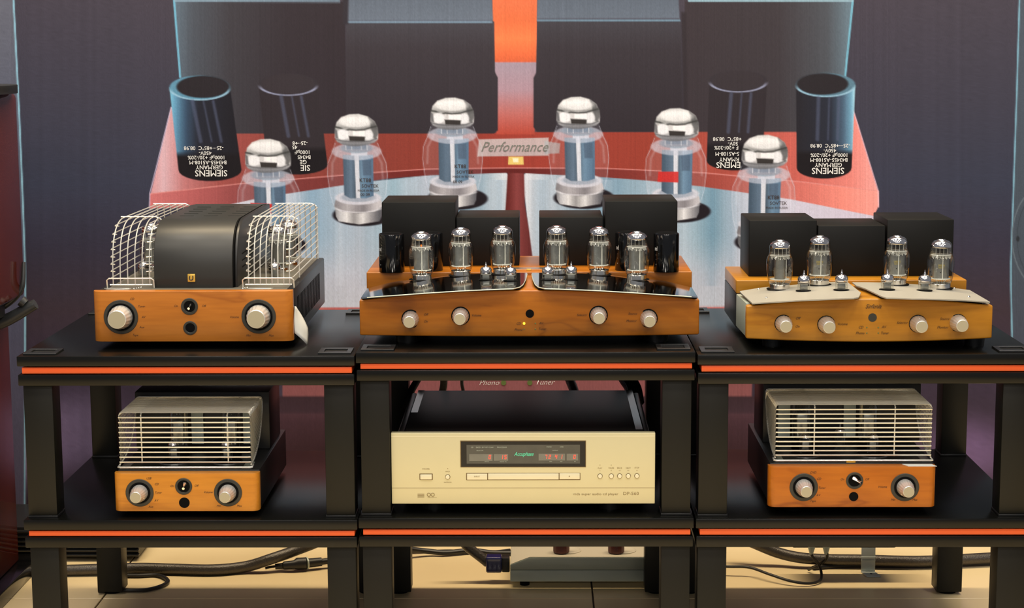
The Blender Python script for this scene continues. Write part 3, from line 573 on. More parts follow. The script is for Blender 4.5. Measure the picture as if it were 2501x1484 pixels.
for k in range(3): MB().box(-.5396, -.5392, 3.30, 3.44, ZTL+.03+k*.012, ZTL+.0325+k*.012).build('cover_slot', 'void', ampL)
for r_ in range(5):
    for k in range(3): x = -.665+k*.045; MB().box(x, x+.026, 3.37+.045*r_, 3.373+.045*r_, ct-.002, ct+.0004).build('top_slot', 'ring', ampL)
e_ = at(468, 678, 3.2385)
MB().box(e_.x-.0068, e_.x+.0068, 3.2355, 3.2385, e_.z-.0072, e_.z+.0072).build('gold_emblem', 'brass', ampL, bevel=.001)
MB().tube([(e_.x-.0025, 3.2350, e_.z+.0036), (e_.x-.0035, 3.2350, e_.z-.002), (e_.x, 3.2350, e_.z-.0036), (e_.x+.0028, 3.2350, e_.z-.002), (e_.x+.0028, 3.2350, e_.z+.004)], .0009, 6, 3).build('emblem_mark', 'ring', ampL)
curved_cage(ampL, -.768, -.692, 3.238, 3.64, ZTL+.006, ct, 6)
curved_cage(ampL, -.5245, -.4410, 3.238, 3.64, ZTL+.006, ct, 8)
pt = power_tube(ampL, (-.744, 3.49, ZTL+.001), 1.02)
for q in ((-.733, 3.575, ZTL+.001), (-.496, 3.46, ZTL+.001), (-.488, 3.55, ZTL+.001)): dup(pt, ampL, q)
st = small_tube(ampL, (-.742, 3.405, ZTL+.001), 1.05); dup(st, ampL, (-.493, 3.385, ZTL+.001))
for x in (-.752, -.497):
    for rr in (.020, .024): MB().tube([(x+rr*math.cos(t), 3.232+rr*.35*math.sin(t)-.004, ZTL+.0018) for t in frange(0, 2*math.pi, 25)], .0004, 4).build('engraved_oval', 'wire', ampL)
    for k in range(4): MB().lathe([(.0001, .002), (.0016, .001), (.0016, 0)], (x+(.030 if x < -.6 else -.030)+k*.003, 3.224+k*.006, ZTL+.001), 'z', 8).build('screw', 'chrome', ampL)
def PL(px, py, Y, d=.0004): v = at(px, py, Y-d); return v
for (px, py) in ((295.5, 773.7), (632, 772.5)):
    c = at(px, py, YA); dark_ring(ampL, c, .0305, .0248)
    knob(ampL, c+Vector((0, -.001, 0)), .0212, .0155, .032, dot=(1.2 if px < 400 else None))
c = at(462.9, 748, YA); dark_ring(ampL, c, .0150, .0100, nm='switch_ring'); MB().tube([c+Vector((.002, -.002, .003)), c+Vector((.002, -.012, .001)), c+Vector((.002, -.020, -.001))], [.0035, .0014, .0022], 10).build('toggle_lever', 'chrome', ampL)
c = at(464.7, 800.3, YA); dark_ring(ampL, c, .0123, .0083, nm='jack_socket')
for s_, px, py in (('CD', 322, 730), ('Tuner', 345, 748), ('AV', 350, 774), ('Aux', 346, 799), ('Tape', 330, 818), ('On', 429, 747), ('Off', 497, 747), ('Volume', 572, 774), ('Min', 606, 819), ('Max', 662, 819)):
    text(s_, PL(px, py, YA), .0040, 'ink', ampL, shear=.35, xs=.92)
# price tag slip hanging from the amplifier's side
pts = []
for i in range(9):
    t = i/8; a_ = at(720-1.5*math.sin(t*3), 747+66*t+0*t, 3.215); b_ = at(721+34*min(1, t*1.5+0.02)-6*max(0, t-.5), 747+8*t+40*min(1, t*1.2)+48*t*t, 3.30-.05*t)
    row = []
    for j in range(7): s_ = j/6; row.append(a_.lerp(b_, s_)+Vector((.003*math.sin(s_*math.pi), -.008*math.sin(s_*math.pi*.9), 0)))
    pts.append(row)
tag(MB().sheet(pts).build('paper_slip', 'paper', None, thick=.0004), 'curled white paper slip hanging at the cage amplifier\'s side', 'paper')
# ------------------------------------------------------------------ middle amplifier (performance size)
YM = 3.185; ZMb = ZM+.0175; X0, X1 = at(878.5, 775, YM+.02).x, at(1707.5, 775, YM+.02).x; XC = (X0+X1)/2; HW = (X1-X0)/2
ampM = thing('valve_amplifier', 'wide amber-wood valve amplifier with six power tubes on polished steel plates', 'amplifier', (XC, YM, ZM))
bow = lambda x: YM+.018*((x-XC)/HW)**2
zt_c, zt_e = at(1290, 708.5, YM).z, at(880, 733, YM+.018).z
topz = lambda x: zt_c+(zt_e-zt_c)*(abs(x-XC)/HW)**2
xs = frange(X0, X1, 41)
MB().block(xs, bow, lambda x: YM+.045, lambda x: ZMb, topz).build('wooden_fascia', 'wood_m', ampM, bevel=.0028, seg=3, ang=50)
MB().box(X0+.012, X1-.012, YM+.045, 3.63, ZMb+.003, zt_e-.012).build('chassis', 'blackmetal', ampM, bevel=.002)
MB().box(XC-.03, XC+.03, YM+.046, 3.41, zt_e-.012, zt_c-.0015).build('wooden_bridge', 'wood_m', ampM)
zb = .6920; YB = 3.40
MB().box(at(895, 667, YB).x, at(1690, 667, YB).x, YB, 3.655, zb-.034, zb).build('rear_wood_block', 'wood_m', ampM, bevel=.002, seg=3)
MB().box(X0+.02, X1-.02, 3.42, 3.64, ZMb+.02, zb-.034).build('rear_chassis', 'blackmetal', ampM)
def tbox(parent, pa, pb, ptop, yf_, dep, zbot, m='box'):
    a_, b_ = at(pa, ptop, yf_), at(pb, ptop, yf_); return MB().box(a_.x, b_.x, yf_, yf_+dep, zbot, a_.z).build('transformer_can', m, parent, bevel=.0018, seg=2)
tbox(ampM, 932, 1111.6, 493.4, 3.49, .150, zb); tbox(ampM, 1114, 1268, 530, 3.495, .145, zb); tbox(ampM, 1317, 1473, 530, 3.495, .145, zb); tbox(ampM, 1478, 1655, 491, 3.49, .150, zb)
for (px, py) in ((957, 663), (1051, 660), (1533, 659), (1627, 662)):
    d = at(px, py, 3.37); c = CAM+(d-CAM)*((zb-CAM.z)/(d.z-CAM.z)); hh = .0725
    c.y = c.y+.002; k = MB().lathe([(.0236, 0), (.0240, .001), (.0240, hh-.003), (.0232, hh-.0008), (.0215, hh), (.0200, hh-.0008), (.0001, hh-.0008)], c, 'z', 40).build('capacitor', 'gloss', ampM, origin=c)
    R = Matrix.Rotation(-.95, 3, 'Z') @ Matrix.Rotation(math.pi/2, 3, 'X')
    for s_, zz, h in (('nd', .044, .0085), ('\u00b7 \u00b7', .032, .004), ('\u2022', .024, .003), ('=', .014, .004)):
        text(s_, c+Vector((-.0198, -.0142, zz)), h, 'white', k, R=R, xs=.6)
def surf(zf, lo=3.1, hi=3.6):
    """returns the point on the arched plate seen at a pixel"""
    def f(px, py):
        y = 3.3
        for _ in range(25):
            p = at(px, py, y); z = zf(p.x); d = (p-CAM); t = (z-CAM.z)/d.z; y = CAM.y+d.y*t
        p = at(px, py, y); return Vector((p.x, y, zf(p.x)))
    return f
plz = lambda x: topz(x)+.0062
onM = surf(plz)
def lerpf(P):
    X_ = [p[0] for p in P]; Y_ = [p[1] for p in P]; return lambda x: float(np.interp(x, X_, Y_))
fl_ = [onM(*q) for q in ((881, 726.5), (980, 719), (1071, 712.5), (1180, 706.5), (1245, 704), (1265, 703), (1277, 694), (1283, 683), (1287.5, 668))]
bk_ = [onM(*q) for q in ((882, 725), (896, 704), (960, 688), (1043, 678), (1120, 671), (1201, 667), (1286, 666))]
xl0, xl1 = fl_[0].x+.0005, fl_[-1].x
F_ = lerpf([(p.x, p.y) for p in fl_]); Bk = lerpf([(p.x, min(p.y, YB-.002)) for p in bk_])
xsL = frange(xl0, xl1-.012, 26)+[xl1-.012+.012*math.sin(t) for t in frange(.1, math.pi/2, 9)]
MB().block(xsL, F_, lambda x: max(Bk(x), F_(x)+.0004), lambda x: plz(x)-.0022, plz).build('polished_plate', 'mirror', ampM)
mir = lambda x: 2*XC-x
MB().block(sorted(mir(x) for x in xsL), lambda x: F_(mir(x)), lambda x: max(Bk(mir(x)), F_(mir(x))+.0004), lambda x: plz(x)-.0022, plz).build('polished_plate', 'mirror', ampM)
for g_ in (lambda x: x, lambda x: 2*XC-x): MB().tube([(g_(x), F_(x)-.0002, plz(x)-.0010) for x in xsL[1:]], .0009, 6).build('edge_highlight', 'strip', ampM)  # pale tube added as the lit highlight along each plate's front edge
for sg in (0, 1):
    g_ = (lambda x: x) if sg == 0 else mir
    MB().block(sorted(g_(x) for x in xsL[:-3]), lambda x: max(F_(g_(x))+.004, bow(x)+.003), lambda x: max(F_(g_(x))+.004, bow(x)+.003)+.026, lambda x: topz(x)-.004, lambda x: plz(x)-.0024).build('gap_shade_block', 'void', ampM)  # dark block put under the plate to act as the shade there
pt = None
for i, (px, py) in enumerate(((1030, 688), (1126, 678), (1227.5, 674), (1359.6, 674), (1463, 676), (1555, 688))):
    c = onM(px, py-6); c.z = plz(c.x)
    hole(ampM, c+Vector((0, 0, .0002)), .0235)
    if pt is None: pt = power_tube(ampM, c, 1.0, glow=True)
    else:
        if i == 1: pt2 = power_tube(ampM, c, 1.0, rot=.35)
        elif i in (2, 3, 4, 5): dup(pt2, ampM, c)
st = None
for (px, py) in ((1187, 686), (1247, 688), (1338, 686), (1395, 685)):
    c = onM(px, py-3); hole(ampM, c+Vector((0, 0, .0002)), .0135)
    if st is None: st = small_tube(ampM, c+Vector((0, 0, -.0020)))
    else: dup(st, ampM, c+Vector((0, 0, -.0020)))
c = at(1290, 653, 3.45); MB().box(c.x-.042, c.x+.042, 3.435, 3.46, zb, zb+.0012).build('name_plate', 'steel', ampM); MB().box(c.x-.003, c.x+.006, 3.415, 3.425, zb, zb+.003).build('gold_emblem', 'brass', ampM, bevel=.0006)
for (px, py, d) in ((1002.7, 779.5, -.45), (1125, 771, -1.9), (1461.5, 769, -.5), (1584, 778, 3.3)):
    c = at(px, py, YM+.003); c.y = bow(c.x); MB().lathe([(.0001, .0008), (.0166, .0008), (.0166, 0)], c, 'y', 36).build('knob_gap_shade', 'void', ampM)  # black disc stands in for the shadow around the knob's foot
    knob(ampM, c, .0148, .0098, .040, dot=d)
c = at(1294, 765.5, YM); c.y = bow(c.x); MB().lathe([(.0001, .0006), (.0074, .0006), (.0074, 0)], c, 'y', 28).build('remote_eye', 'void', ampM)
for s_, px, py in (('Off', 1039, 769), ('On', 1039, 786), ('Volume', 1163, 770), ('Selector', 1421, 769), ('Source', 1545, 767), ('Monitor', 1542, 784.5), ('CD', 1266, 790), ('Phono', 1266, 804.5), ('AV', 1321, 789), ('Tuner', 1324, 803)):
    c = at(px, py, YM); c.y = bow(c.x)-.0013; text(s_, c, .0042, 'ink', ampM, shear=.35, xs=.92)
for i, (px, py) in enumerate(((1280, 789.5), (1280, 803.5), (1307.5, 789.5), (1307.5, 803.5))):
    c = at(px, py, YM); c.y = bow(c.x); MB().lathe([(.0001, .0012), (.0020 if i == 0 else .0012, .0008), (.0021 if i == 0 else .0013, 0)], c, 'y', 14).build('indicator_lamp', 'yellow' if i == 0 else 'dimled', ampM)
for px in (995, 1603):
    for yy in (3.25, 3.5): x = at(px, 830, 3.25).x; MB().lathe([(.0001, ZM), (.021, ZM), (.023, ZMb+.004), (.0001, ZMb+.004)], (x, yy, 0), 'z').build('foot', 'socket', ampM)
# ------------------------------------------------------------------ amplifier, top of right rack
YS = 3.155; ZSb = ZR+.0165; X0s, X1s = at(1822.7, 790, YS+.014).x, at(2424, 790, YS+.014).x; XS = (X0s+X1s)/2; HS = (X1s-X0s)/2
ampR = thing('valve_amplifier', 'honey-wood valve amplifier with four power tubes on matt aluminium plates', 'amplifier', (XS, YS, ZR))
bowS = lambda x: YS+.014*((x-XS)/HS)**2
ztc, zte = at(2123, 729, YS).z, at(1822, 747, YS+.014).z
topS = lambda x: ztc+(zte-ztc)*(abs(x-XS)/HS)**2
MB().block(frange(X0s, X1s, 41), bowS, lambda x: YS+.034, lambda x: ZSb+.004*(abs(x-XS)/HS)**2, topS).build('wooden_fascia', 'wood_r', ampR, bevel=.0028, seg=3, ang=50)
MB().prism([(YS+.034, ZSb+.004), (3.349, ZSb-.002), (3.349, .6565), (YS+.034, .6625)], 'x', X0s+.0015, X0s+.010).build('side_panel', 'side_r', ampR, bevel=.0015)
MB().prism([(YS+.034, ZSb+.004), (3.349, ZSb-.002), (3.349, .6565), (YS+.034, .6625)], 'x', X1s-.010, X1s-.0015).build('side_panel', 'side_r', ampR, bevel=.0015)
MB().box(X0s+.010, X1s-.010, YS+.034, 3.349, ZSb, .6555).build('front_chassis', 'blackmetal', ampR)
MB().box(X0s+.0015, X1s-.0015, 3.350, 3.56, ZSb-.006, .6565).build('rear_chassis', 'blackmetal', ampR, bevel=.002)
zbs = .6815
MB().box(X0s+.0015, X1s-.004, 3.352, 3.56, .6567, zbs).build('rear_wood_block', 'wood_r', ampR, bevel=.002, seg=3)
tbox(ampR, 1830, 1995.6, 538, 3.405, .145, zbs); tbox(ampR, 1998, 2163, 551, 3.407, .140, zbs); tbox(ampR, 2167.6, 2330.5, 536, 3.405, .145, zbs)
pls = lambda x: topS(x)+.0066
onR = surf(pls)
f1 = [onR(*q) for q in ((1806.5, 711), (1835, 740), (1900, 736), (2000, 730.5), (2085, 727.5), (2098, 725), (2102.5, 714))]
xa, xb_ = f1[0].x+.0005, f1[-1].x
F1 = lerpf([(p.x, p.y) for p in f1])
bkr = [onR(*q) for q in ((1806.5, 710.5), (1862, 701.5), (1932, 696), (2028, 688), (2060, 687.5), (2086, 691), (2102.5, 712))]
B1 = lerpf([(p.x, min(p.y, 3.350)) for p in bkr])
MB().block(frange(xa, xb_, 44), F1, lambda x: max(B1(x), F1(x)+.0004), lambda x: pls(x)-.0022, pls).build('aluminium_plate', 'plate_r', ampR)
f2 = [onR(*q) for q in ((2092, 697), (2110, 702), (2160, 726), (2230, 728.5), (2330, 731), (2418, 736.5))]
bk2 = [onR(*q) for q in ((2092, 688.5), (2160, 689.5), (2227, 693), (2371, 708), (2418, 734))]
F2 = lerpf([(p.x, p.y) for p in f2]); B2 = lerpf([(p.x, min(p.y, 3.350)) for p in bk2])
MB().block(frange(f2[0].x, f2[-1].x, 44), F2, lambda x: max(B2(x), F2(x)+.0004), lambda x: pls(x)-.0024, lambda x: pls(x)-.0002).build('aluminium_plate', 'plate_r', ampR)
MB().block(frange(xa+.012, xb_-.004, 30), lambda x: max(F1(x)+.004, bowS(x)+.003), lambda x: max(F1(x)+.004, bowS(x)+.003)+.024, lambda x: topS(x)-.003, lambda x: pls(x)-.0024).build('gap_shade_block', 'void', ampR)  # black filler imitating the shaded gap beneath the left plate
MB().block(frange(f2[2].x, f2[-1].x-.012, 30), lambda x: max(F2(x)+.004, bowS(x)+.003), lambda x: max(F2(x)+.004, bowS(x)+.003)+.024, lambda x: topS(x)-.003, lambda x: pls(x)-.0026).build('gap_shade_block', 'void', ampR)  # same shade filler beneath the right plate
for (px, py) in ((1853, 706.7), (1872, 727.7), (2330.5, 704.6), (2366.4, 725.6)):
    c = onR(px, py); MB().lathe([(.0024, 0), (.0024, .0014), (.0016, .0024), (.0001, .0026)], c, 'z', 14).build('screw', 'chrome', ampR)
MB().box(XS-.05, XS+.05, YS+.033, 3.351, .6555, ztc-.0012).build('wooden_bridge', 'wood_r', ampR)
pt = None
for i, (px, py) in enumerate(((1903.7, 711), (2000, 700.5), (2188.6, 700), (2296, 709.5))):
    c = onR(px, py-6); hole(ampR, c+Vector((0, 0, .0002)), .0235)
    if i == 0: power_tube(ampR, c, 1.0, rot=1.4)
    elif pt is None: pt = power_tube(ampR, c, 1.0, logo=True)
    else: dup(pt, ampR, c)
st = None
for (px, py) in ((1963, 713), (2055, 711), (2166.7, 710), (2257.8, 712)):
    c = onR(px, py-3); hole(ampR, c+Vector((0, 0, .0002)), .0142)
    if st is None: st = small_tube(ampR, c+Vector((0, 0, .0002)), 1.06)
    else: dup(st, ampR, c+Vector((0, 0, .0002)))
for (px, py, d) in ((1914.3, 790.7, .0), (2018, 791.7, -1.9), (2241.5, 790, 1.7), (2341, 789, 3.6)):
    c = at(px, py, YS+.002); c.y = bowS(c.x); MB().lathe([(.0001, .0008), (.0156, .0008), (.0156, 0)], c, 'y', 36).build('knob_gap_shade', 'void', ampR)  # shadow ring at the knob foot, put in as a black disc
    knob(ampR, c, .0148, .0100, .036, dot=d)
c = at(2131, 775, YS); c.y = bowS(c.x); MB().lathe([(.0001, .0006), (.0074, .0006), (.0074, 0)], c, 'y', 28).build('remote_eye', 'ring', ampR)
c = at(2132.5, 748, YS); c.y = bowS(c.x)-.0012; text('Sinfonia', c, .0075, 'ink', ampR, shear=.42, xs=.82, off=.006)
for s_, px, py in (('Off', 1949, 778), ('On', 1948, 798), ('Volume', 2057, 791), ('Selector', 2203, 788), ('Source', 2308, 779.5), ('Monitor', 2303, 800), ('CD', 2102, 799), ('Phono', 2100, 813), ('AV', 2158, 798), ('Tuner', 2160, 813)):
    c = at(px, py, YS); c.y = bowS(c.x)-.0012; text(s_, c, .0046, 'ink', ampR, shear=.38, xs=.88)
for (px, py) in ((2117, 799.5), (2117, 813), (2145, 799.5), (2145, 813)):
    c = at(px, py, YS); c.y = bowS(c.x); MB().lathe([(.0001, .0012), (.0012, .0008), (.0013, 0)], c, 'y', 14).build('indicator_lamp', 'dimled', ampR)
for px in (1880, 2370):
    for yy in (3.22, 3.48): x = at(px, 830, 3.25).x; MB().lathe([(.0001, ZR), (.017, ZR), (.018, ZSb+.002), (.0001, ZSb+.002)], (x, yy, 0), 'z').build('foot', 'socket', ampR)
# ------------------------------------------------------------------ compact amplifiers with straight-barred cages
def compact(name_label, pxl, pxr, ptop, pbot, Y0, zshelf, woodm, cagepx, bars, vx, letters, ringp, faceknob, sw, hl, flip, extra=None):
    a_, b_ = at(pxl[0], ptop, Y0), at(pxr[0], ptop, Y0); x0, x1 = a_.x, b_.x; zt = a_.z; z0 = at(pxl[1], pbot, Y0).z
    o = thing('valve_amplifier', name_label, 'amplifier', ((x0+x1)/2, Y0, zshelf))
    xs = [x0+.014*(1-math.cos(t)) for t in frange(0, math.pi/2, 7)]+[x1-.014*(1-math.cos(t)) for t in frange(math.pi/2, 0, 7)]
    MB().block(xs, rc(x0, x1, Y0, .014), lambda x: Y0+.022, lambda x: z0, lambda x: zt).build('wooden_fascia', woodm, o, bevel=.0035, seg=3, ang=50)
    yb = Y0+.36; zc = zt+.002
    MB().box(x0+.004, x1-.001, Y0+.022, yb, z0-.002, zc).build('chassis', 'blackmetal', o, bevel=.0015)
    for cx in (x0+.05, x1-.05):
        for cy in (Y0+.05, yb-.05): MB().lathe([(.0001, zshelf), (.015, zshelf), (.016, z0), (.0001, z0)], (cx, cy, 0), 'z').build('foot', 'void', o)
    (cl, ctop), (cr, _), cb = cagepx; yf = Y0+.03
    ca_, cb_ = at(cl, ctop, yf), at(cr, ctop, yf); X0_, X1_ = ca_.x, cb_.x; zt2 = ca_.z; zb2 = zc+.004; yt = yf+.150
    cg = MB().tube([(X0_-.002, yf+.012, zb2), (X0_-.002, yf-.001, zb2-.001), (X0_+.002, yf-.003, zb2-.001), (X1_-.002, yf-.003, zb2-.001), (X1_+.002, yf-.001, zb2-.001), (X1_+.002, yf+.012, zb2)], .0019, 8).build('wire_cage', 'wire', o)
    def arcp(s_):  # side frame, from the front foot bowing back up to the rear top
        t = s_*math.pi/2; return (yf+.004+(yt-yf-.008)*(1-(1-math.sin(t))**1.0)*1.0, zb2+.003+(zt2-zb2-.010)*(1-math.cos(t)))
    zz = frange(zb2+.008, zt2-.008, bars-1)
    tot = bars+17; k = 0
    for z in zz:
        ya, za = arcp(min(.96, (k+.5)/tot*1.02)); k += 1
        MB().tube([(X0_, ya, za), (X0_, yf+.005, z-.0005), (X0_+.001, yf+.001, z), (X0_+.005, yf, z), (X1_-.005, yf, z), (X1_-.001, yf+.001, z), (X1_, yf+.005, z-.0005), (X1_, ya, za)], [.0007, .0013, .0014, .0014, .0014, .0014, .0013, .0007], 6).build('front_wire', 'wire', cg)
    for y in frange(yf+.006, yt, 17):
        ya, za = arcp(min(1, (k+.5)/tot)); k += 1
        MB().tube([(X0_, ya, za), (X0_, y, zt2-.006), (X0_+.002, y, zt2-.001), (X0_+.006, y, zt2), (X1_-.006, y, zt2), (X1_-.002, y, zt2-.001), (X1_, y, zt2-.006), (X1_, ya, za)], [.0006, .0009, .0011, .0011, .0011, .0011, .0009, .0006], 6).build('top_wire', 'wire', cg)
    for X_ in (X0_, X1_): MB().tube([(X_, *arcp(s_)) for s_ in frange(0, 1, 14)], .0014, 6).build('side_frame', 'wire', cg)
    for px in vx:
        x = at(px, 1080, yf).x; MB().tube([(x, yf+.0025, zb2+.006), (x, yf+.0025, zt2-.004), (x, yf+.008, zt2-.0015), (x, yt, zt2-.0015)], .0013, 6).build('upright_wire', 'wire', cg)
    for X_ in (X0_+.008, X1_-.008): MB().box(X_-.008, X_+.008, yf, yf+.05, zc, zc+.001).build('cage_clip', 'steel', o)
    # tall transformer cover behind the cage
    bx0, bx1 = (X0_-.004, X1_+.012)
    MB().box(bx0, bx1, yt+.006, yb-.04, zc, zt2+.008).build('rear_cover', 'blackmetal', o, bevel=.002)
    t0 = None
    xa_, xb2 = X0_+(X1_-X0_)*.37, X0_+(X1_-X0_)*.78
    if flip: xa_, xb2 = X0_+(X1_-X0_)*.22, X0_+(X1_-X0_)*.66
    for x in (xa_, xb2):
        g = MB().lathe([(.0150, 0), (.0165, .006), (.0165, .072), (.012, .082), (.004, .086), (.0001, .087)], (x, yf+.105, zc+.006), 'z', 24); g.f = [f for f in g.f if len(f) == 4]
        t = g.build('vacuum_tube', 'glass', o, origin=(x, yf+.105, zc), ang=60)
        MB().lathe([(.0001, 0), (.018, 0), (.018, .012), (.015, .014), (.0001, .014)], (x, yf+.105, zc), 'z', 24).build('tube_base', 'void', t)
        MB().box(x-.010, x+.010, yf+.097, yf+.113, zc+.020, zc+.066).build('anode_plate', 'anode', t, bevel=.003)
        MB().lathe([(.0001, 0), (.028, 0), (.028, .0016), (.0001, .0016)], (x, yf+.055, zc), 'z', 36).build('socket_rim', 'chrome', o)
        MB().lathe([(.0001, .0014), (.025, .0014), (.025, .0020), (.0001, .0020)], (x, yf+.055, zc), 'z', 36).build('socket_disc', 'void', o)
        s_ = MB().lathe([(.0098, 0), (.0106, .003), (.0106, .028), (.007, .036)], (x, yf+.055, zc+.002), 'z', 20); s_.f = [f for f in s_.f if len(f) == 4]
        s_ = s_.build('signal_tube', 'glass', o, origin=(x, yf+.055, zc), ang=60)
        MB().lathe([(.0104, .030), (.0085, .0345), (.004, .0375), (.0012, .039), (.0003, .046)], (x, yf+.055, zc+.002), 'z', 20).build('silver_cap', 'getter', s_)
        MB().box(x-.006, x+.006, yf+.051, yf+.059, zc+.006, zc+.024).build('anode_plate', 'anode', s_, bevel=.001)
        sx = .026 if not flip else -.026
        MB().box(x+sx-.011, x+sx+.011, yt-.002, yt+.004, zc+.012, zt2-.006).build('grey_rectangle', 'strip', o)  # plain grey rectangle beside each tall tube
    if flip:
        x = (X0_+X1_)/2-.012; t = MB().lathe([(.0098, 0), (.0106, .003), (.0106, .034), (.007, .040)], (x, yf+.075, zc+.002), 'z', 20); t.f = [f for f in t.f if len(f) == 4]; t = t.build('signal_tube', 'glass', o, origin=(x, yf+.075, zc), ang=60)
        MB().lathe([(.0104, .036), (.0085, .0405), (.004, .0435), (.0012, .045), (.0003, .052)], (x, yf+.075, zc+.002), 'z', 20).build('silver_cap', 'getter', t)
    for (px, py), fr_, dt in zip(ringp, (1, 2), faceknob):
        c = at(px, py, Y0); dark_ring(o, c, .0248, .0190); knob(o, c+Vector((0, -.001, 0)), .0150, .0095, .034, dot=dt)
    c = at(*sw, Y0); dark_ring(o, c, .0150, .0108, nm='switch_ring')
    MB().tube([c+Vector((-.001 if flip else .002, -.002, .004)), c+Vector((.004 if flip else .002, -.011, .0015)), c+Vector((.009 if flip else .0025, -.017, 0))], [.0042, .0016, .0024], 10).build('toggle_lever', 'chrome', o)
    c = at(*hl, Y0); MB().lathe([(.0001, .0006), (.0094 if not flip else .0082, .0006), (.0094 if not flip else .0082, 0)], c, 'y', 30).build('remote_eye', 'void', o)
    for s_, px, py in letters: text(s_, PL(px, py, Y0), .0040, 'ink', o, shear=.35, xs=.90)
    return o, x0, x1, zt, z0, zc
o, x0, x1, zt, z0, zc = compact('small pale-cherry valve amplifier with a straight-barred cage, low shelf of left rack', (276, 278), (631, 633), 1156.5, 1248, 3.14, ZL2, 'wood_bl', ((287.5, 1008.5), (609.5, 1008.5), 1143), 11, (345, 556),
    (('USB', 363, 1168), ('CD', 382, 1182), ('Tuner', 386, 1202.5), ('AV', 381, 1222), ('Aux', 368, 1237), ('On', 420, 1186.5), ('Off', 479, 1186), ('Volume', 508, 1201.5), ('Min', 534, 1235), ('Max', 584, 1235)),
    ((341.2, 1202.8), (557, 1202.3)), (-.4, None), (448.7, 1187), (450.3, 1227), False)
o, x0, x1, zt, z0, zc = compact('small figured-cherry valve amplifier with a straight-barred cage, low shelf of right rack', (1878.5, 1876), (2288.5, 2284), 1139.5, 1238, 3.14, ZR2, 'wood_br', ((1896, 988.5), (2278, 988.5), 1125), 12, (1989, 2185),
    (('DVD', 1986, 1153.5), ('CD', 2000, 1169), ('Tuner', 2007, 1191), ('AV', 1998, 1209), ('Tape', 1985, 1223), ('On', 2057, 1170), ('Off', 2117, 1170), ('Volume', 2155, 1188.5), ('Min', 2181, 1220), ('Max', 2234, 1220)),
    ((1962.9, 1189.2), (2210, 1189.2)), (.9, 3.9), (2087.2, 1173), (2084.9, 1212), True)
cgold = at(2078, 1129, 3.165); MB().box(cgold.x-.008, cgold.x+.008, 3.1635, 3.166, zc, zc+.003).build('gold_emblem', 'brass', o)
xa = at(2212, 1134, 3.145).x; xb3 = at(2283, 1134, 3.145).x
tag(MB().prism([(xa+.004, 3.1415), (xb3+.003, 3.1415), (xb3-.003, 3.158), (xa-.004, 3.158)], 'z', zt+.0001, zt+.0007).build('paper_label', 'paper', None), 'narrow white paper strip lying on the figured-cherry amplifier\'s front edge', 'paper')
# ------------------------------------------------------------------ disc player
YC = 3.148; c0, c1 = at(954.4, 1058, YC), at(1600.8, 1055, YC); zc0 = at(1278, 1230, YC).z; zc1 = at(1278, 1056.5, YC).z
cdp = thing('disc_player', 'champagne-fronted disc player with red digits in a smoked display', 'disc player', ((c0.x+c1.x)/2, YC, ZM2))
MB().box(c0.x, c1.x, YC, YC+.014, zc0, zc1).build('faceplate', 'gold', cdp, bevel=.0016, seg=3)
MB().box(-.2375, .1855, YC+.014, 3.548, zc0+.004, zc1-.0015).build('chassis_cover', 'cover', cdp, bevel=.002)
for xa_, xb_, ya_ in ((-.2372, -.2245, 3.33), (.1725, .1852, 3.18)): MB().box(xa_, xb_, ya_, 3.546, zc1-.0016, zc1-.0006).build('edge_strip', 'gloss', cdp)
for sx in (-1, 1):
    xx = (-.2515, -.2385) if sx < 0 else (.1865, .1985)
    MB().box(xx[0], xx[1], YC+.014, 3.548, zc0+.004, zc1-.006).build('side_rail', 'blackmetal', cdp, bevel=.004, seg=3)
MB().box(c0.x+.0005, c1.x-.0005, YC-.0003, YC, at(1278, 1191, YC).z-.0003, at(1278, 1191, YC).z+.0003).build('face_seam', 'goldseam', cdp)
MB().box(c0.x+.001, c1.x-.001, YC-.0003, YC, zc1-.0068, zc1-.0056).build('face_ridge', 'goldlite', cdp)
def frect(pxa, pya, pxb, pyb, nm, m, dep=.0006, bev=0, base=0.0):
    a_, b_ = at(pxa, pya, YC), at(pxb, pyb, YC); return MB().box(a_.x, b_.x, YC-base-dep, YC-base, b_.z, a_.z).build(nm, m, cdp, bevel=bev)
frect(1124, 1075.5, 1431, 1140, 'display_bezel', 'goldseam', .0006)
dp = frect(1126, 1077.5, 1429.5, 1138.5, 'display', 'disp', .0004, base=.0006)
frect(1139.5, 1085.5, 1416.5, 1131, 'display_window', 'disp2', .0003, base=.001)
for a_ in ((1146, 1108, 1203, 1124.5), (1206, 1108, 1241, 1124), (1315.5, 1107, 1380, 1123.5), (1384, 1107, 1412, 1123.5)): frect(*a_, 'display_field', 'disp3', .0002, base=.0013)
for ch, px in (('0', 1195.5), ('1', 1225.0), ('5', 1234), ('7', 1333), ('2', 1342), ('4', 1357.5), ('1', 1370), ('0', 1402.5)):
    c = at(px, 1115.5 if px < 1300 else 1115, YC-.0017); seg_digit(ch, c, .0072, cdp)
text('Accuphase', at(1279, 1108.5, YC-.0018), .0070, 'green', cdp, shear=.42, xs=.78, off=.004)
for s_, px, py, h in (('CD', 1153, 1092, .0022), ('SACD', 1168, 1092, .0022), ('EXT OPT COAX', 1191, 1092, .0020), ('PROCESSOR', 1226, 1092, .0022), ('SELECTOR', 1172, 1100, .0018), ('TRACK', 1189, 1127, .0018), ('TRACK No', 1229, 1127, .0018), ('MONO', 1341, 1091, .0020), ('STER', 1372, 1091, .0020), ('OUTPUT', 1356, 1099.5, .0018), ('MIN', 1345, 1126.5, .0018), ('SEC', 1371, 1126.5, .0018), ('dB', 1404, 1126.5, .0018)): text(s_, at(px, py, YC-.0018), h, 'strip', cdp)
